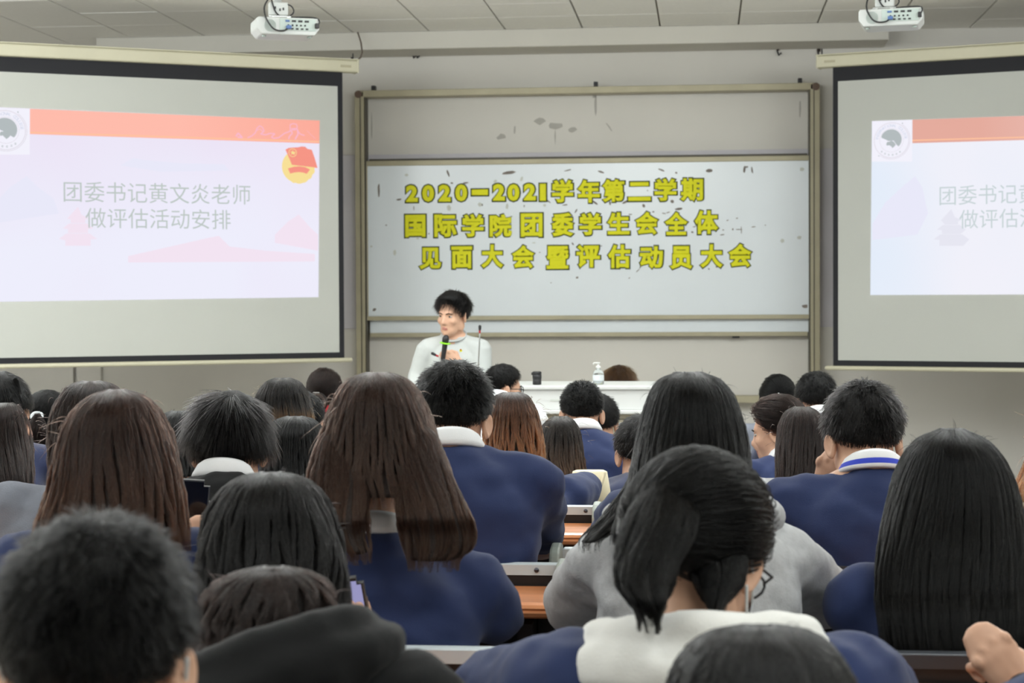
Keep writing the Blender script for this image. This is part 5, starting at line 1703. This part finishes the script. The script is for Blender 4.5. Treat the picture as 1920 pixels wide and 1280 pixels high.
p = person('girl with straight dark hair and light grey jacket beside the striped collar boy', 1502, 762, 6.0, row=5, shirt='greycloth', sleeve='long', collar='greycloth', voxel=.014, shirt_fat=1.2)
long_hair(p, [(762, 1490, 1516), (767, 1475, 1532), (795, 1462, 1545), (850, 1457, 1549), (900, 1457, 1542), (935, 1462, 1520)], H['dark'], 4000, tipvar=.3)
# woman at the lectern and the speaker
p = person('woman with brown bobbed hair bending down behind the lectern', 1160, 684, 10.62, pelvis=10.90, yaw=PI + .1, hpitch=.45, shirt='cream', voxel=.016, fz_=PZ, collar=None, group='people at the front', topoff=.135, hs=.88)
short_hair(p.root, p.H0, p.R, p.s, H['bob'], p.rng, top=.012, side=.012, n=4000, lift=.02, messy=.08, length=.10)
p = person('young man in a white long sleeved top speaking into a handheld microphone', 849, 550, 10.3, female=False, stand=True, pelvis=10.3, yaw=PI - .12, hyaw=-.42, hpitch=.10, tilt=-.06, hs=.97, sw=.150, shirt='offwhite', sleeve='long', collar=None, voxel=.0065, fz_=PZ,
           elbows=((902, 738, 10.28), (783, 706, 10.36)), wrists=((861, 680, 10.08), (774, 752, 10.22)), hands=('grip', 'relaxed'), handdir=(-LAT + UP * .45, None), handback=(-FWD, -LAT), group='people at the front', topoff=.128, fold=.005, neckfwd=.03, drop=-.045, trousers='trousers', sh_shift=0)
short_hair(p.root, p.H0, p.R, p.s, H['soft'], p.rng, top=.022, side=.010, n=4500, lift=.2, messy=.3, fringe=.030, length=.045)
SPK = p
g = G(); g.lathe(SPK.C + UP * .004 + SPK.f * .012, [(.066, 0), (.072, .006), (.077, .0), (.070, -.006)], 24, rot=Matrix.Rotation(.5, 3, 'X')); tag(link('neckband', g, M['offwhite'], p.root, smooth=True), 'ribbed round neckband')
w_ = SPK.Wr[0]; ax = (SPK.El[0] - w_).normalized(); sd_ = ax.cross(UP).normalized(); up_ = sd_.cross(ax)
g = G(); g.loft([(w_ + ax * t_, sd_ * .034 * k, up_ * .030 * k) for t_, k in ((.004, .96), (.006, 1.02), (.022, 1.04), (.024, .98))], 20); tag(link('watch_strap', g, M['black'], p.root, smooth=True), 'dark wristwatch')
bp = at(864, 657, 10.13)
g = G(); g.lathe(bp, [(.001, .003), (.007, .0025), (.008, 0), (.007, -.003)], 14, rot=Matrix.Rotation(PI / 2, 3, 'X')); tag(link('badge', g, M['yellow'], p.root, smooth=True), 'tiny gold and red lapel badge')
g = G(); g.lathe(bp + UP * .005 - FWD * .002, [(.001, .003), (.004, .0028), (.0045, 0)], 10, rot=Matrix.Rotation(PI / 2, 3, 'X')); link('badge', g, M['red'], p.root, smooth=True)
# handheld microphone
mt_, mb_ = at(836.5, 630, 10.02), at(829, 684, 10.04)
ax = (mb_ - mt_).normalized()
t = thing('handheld_microphone', 'black handheld microphone with lime green ring held by the speaker in white', 'microphone', tuple(mb_))
g = G(); g.tube([mt_ + ax * .012, mt_ + ax * .03], [.019, .0185], 16); link('grille', g, M['black'], t, smooth=True)
Rm = ax.to_track_quat('Z', 'Y').to_matrix()
g = G(); g.lathe(mt_ + ax * .040, [(.016, -.004), (.029, -.003), (.030, 0), (.029, .003), (.016, .004)], 22, rot=Rm); tag(link('ring', g, M['green'], t, smooth=True), 'lime green anti-roll ring')
g = G(); g.tube([mt_ + ax * .035, mt_ + ax * .10, mb_], [.0155, .0135, .012], 14); link('handle', g, M['black'], t, smooth=True)

# ------------------------------------------------------------------ small things the audience holds
def phone(label, c, w_, h_, R, screen_col=None, edge='phonecase'):
    t = thing('phone', label, 'phone', tuple(c))
    def slab(name, sz, m, off, bevel):
        bm = bmesh.new()
        bmesh.ops.create_cube(bm, size=1)
        bmesh.ops.scale(bm, vec=sz, verts=bm.verts)
        ed = [e for e in bm.edges if abs((e.verts[0].co - e.verts[1].co).y) > 1e-6]
        bmesh.ops.bevel(bm, geom=ed, offset=bevel, segments=4, affect='EDGES')
        for v in bm.verts:
            v.co = Vector(c) + R @ (v.co + Vector((0, off, 0)))
        me = bpy.data.meshes.new(name); bm.to_mesh(me); bm.free()
        return link(name, me, m, t)
    slab('case', (w_, .009, h_), M[edge], 0, .011)
    slab('glass', (w_ - .005, .0095, h_ - .005), M['phoneglass'], -.0006, .009)
    if screen_col:
        slab('screen', (w_ - .009, .0095, h_ - .011), emit('phone_screen', screen_col), -.0010, .007)
        slab('notch', (w_ * .45, .0096, .006), M['phoneglass'], -.0014, .002).location = (R @ Vector((0, 0, h_ / 2 - .0085)))
    g = G(); g.box(Vector(c) + R @ Vector((w_ / 2 + .0008, 0, h_ * .18)), (.0016, .004, .018), R); link('side_button', g, M['metal'], t)
    return t
phone('dark phone in a clear case held upright by the brown haired girl at left', at(352, 972, 3.40), .074, .150, rotm(YAW + .15, -.1, .08))
phone('silver edged phone with a lilac lit screen held by the wavy black haired girl', at(652, 1158, 2.955), .072, .148, rotm(YAW, -.35, -.12), (150, 148, 190))
# bag on the far bench and card by the grey jacket
c_ = at(1106, 884, 5.75)
t = thing('bag', 'cream cloth bag standing upright behind the far bench beside navy shirts', 'bag', tuple(c_ - UP * .12))
g = G(); g.loft([(c_ - UP * .13, LAT * .06, FWD * .04), (c_ - UP * .06, LAT * .065, FWD * .045), (c_ + UP * .0, LAT * .055, FWD * .035), (c_ + UP * .005, LAT * .045, FWD * .02)], 20, power=.6); link('bag_body', g, M['cream'], t, smooth=True)
g = G(); g.tube([c_ - LAT * .045 - FWD * .046, c_ - LAT * .03 - UP * .05 - FWD * .05, c_ + LAT * .03 - UP * .05 - FWD * .05, c_ + LAT * .045 - FWD * .046], .005, 8); link('strap', g, M['cream'], t, smooth=True)
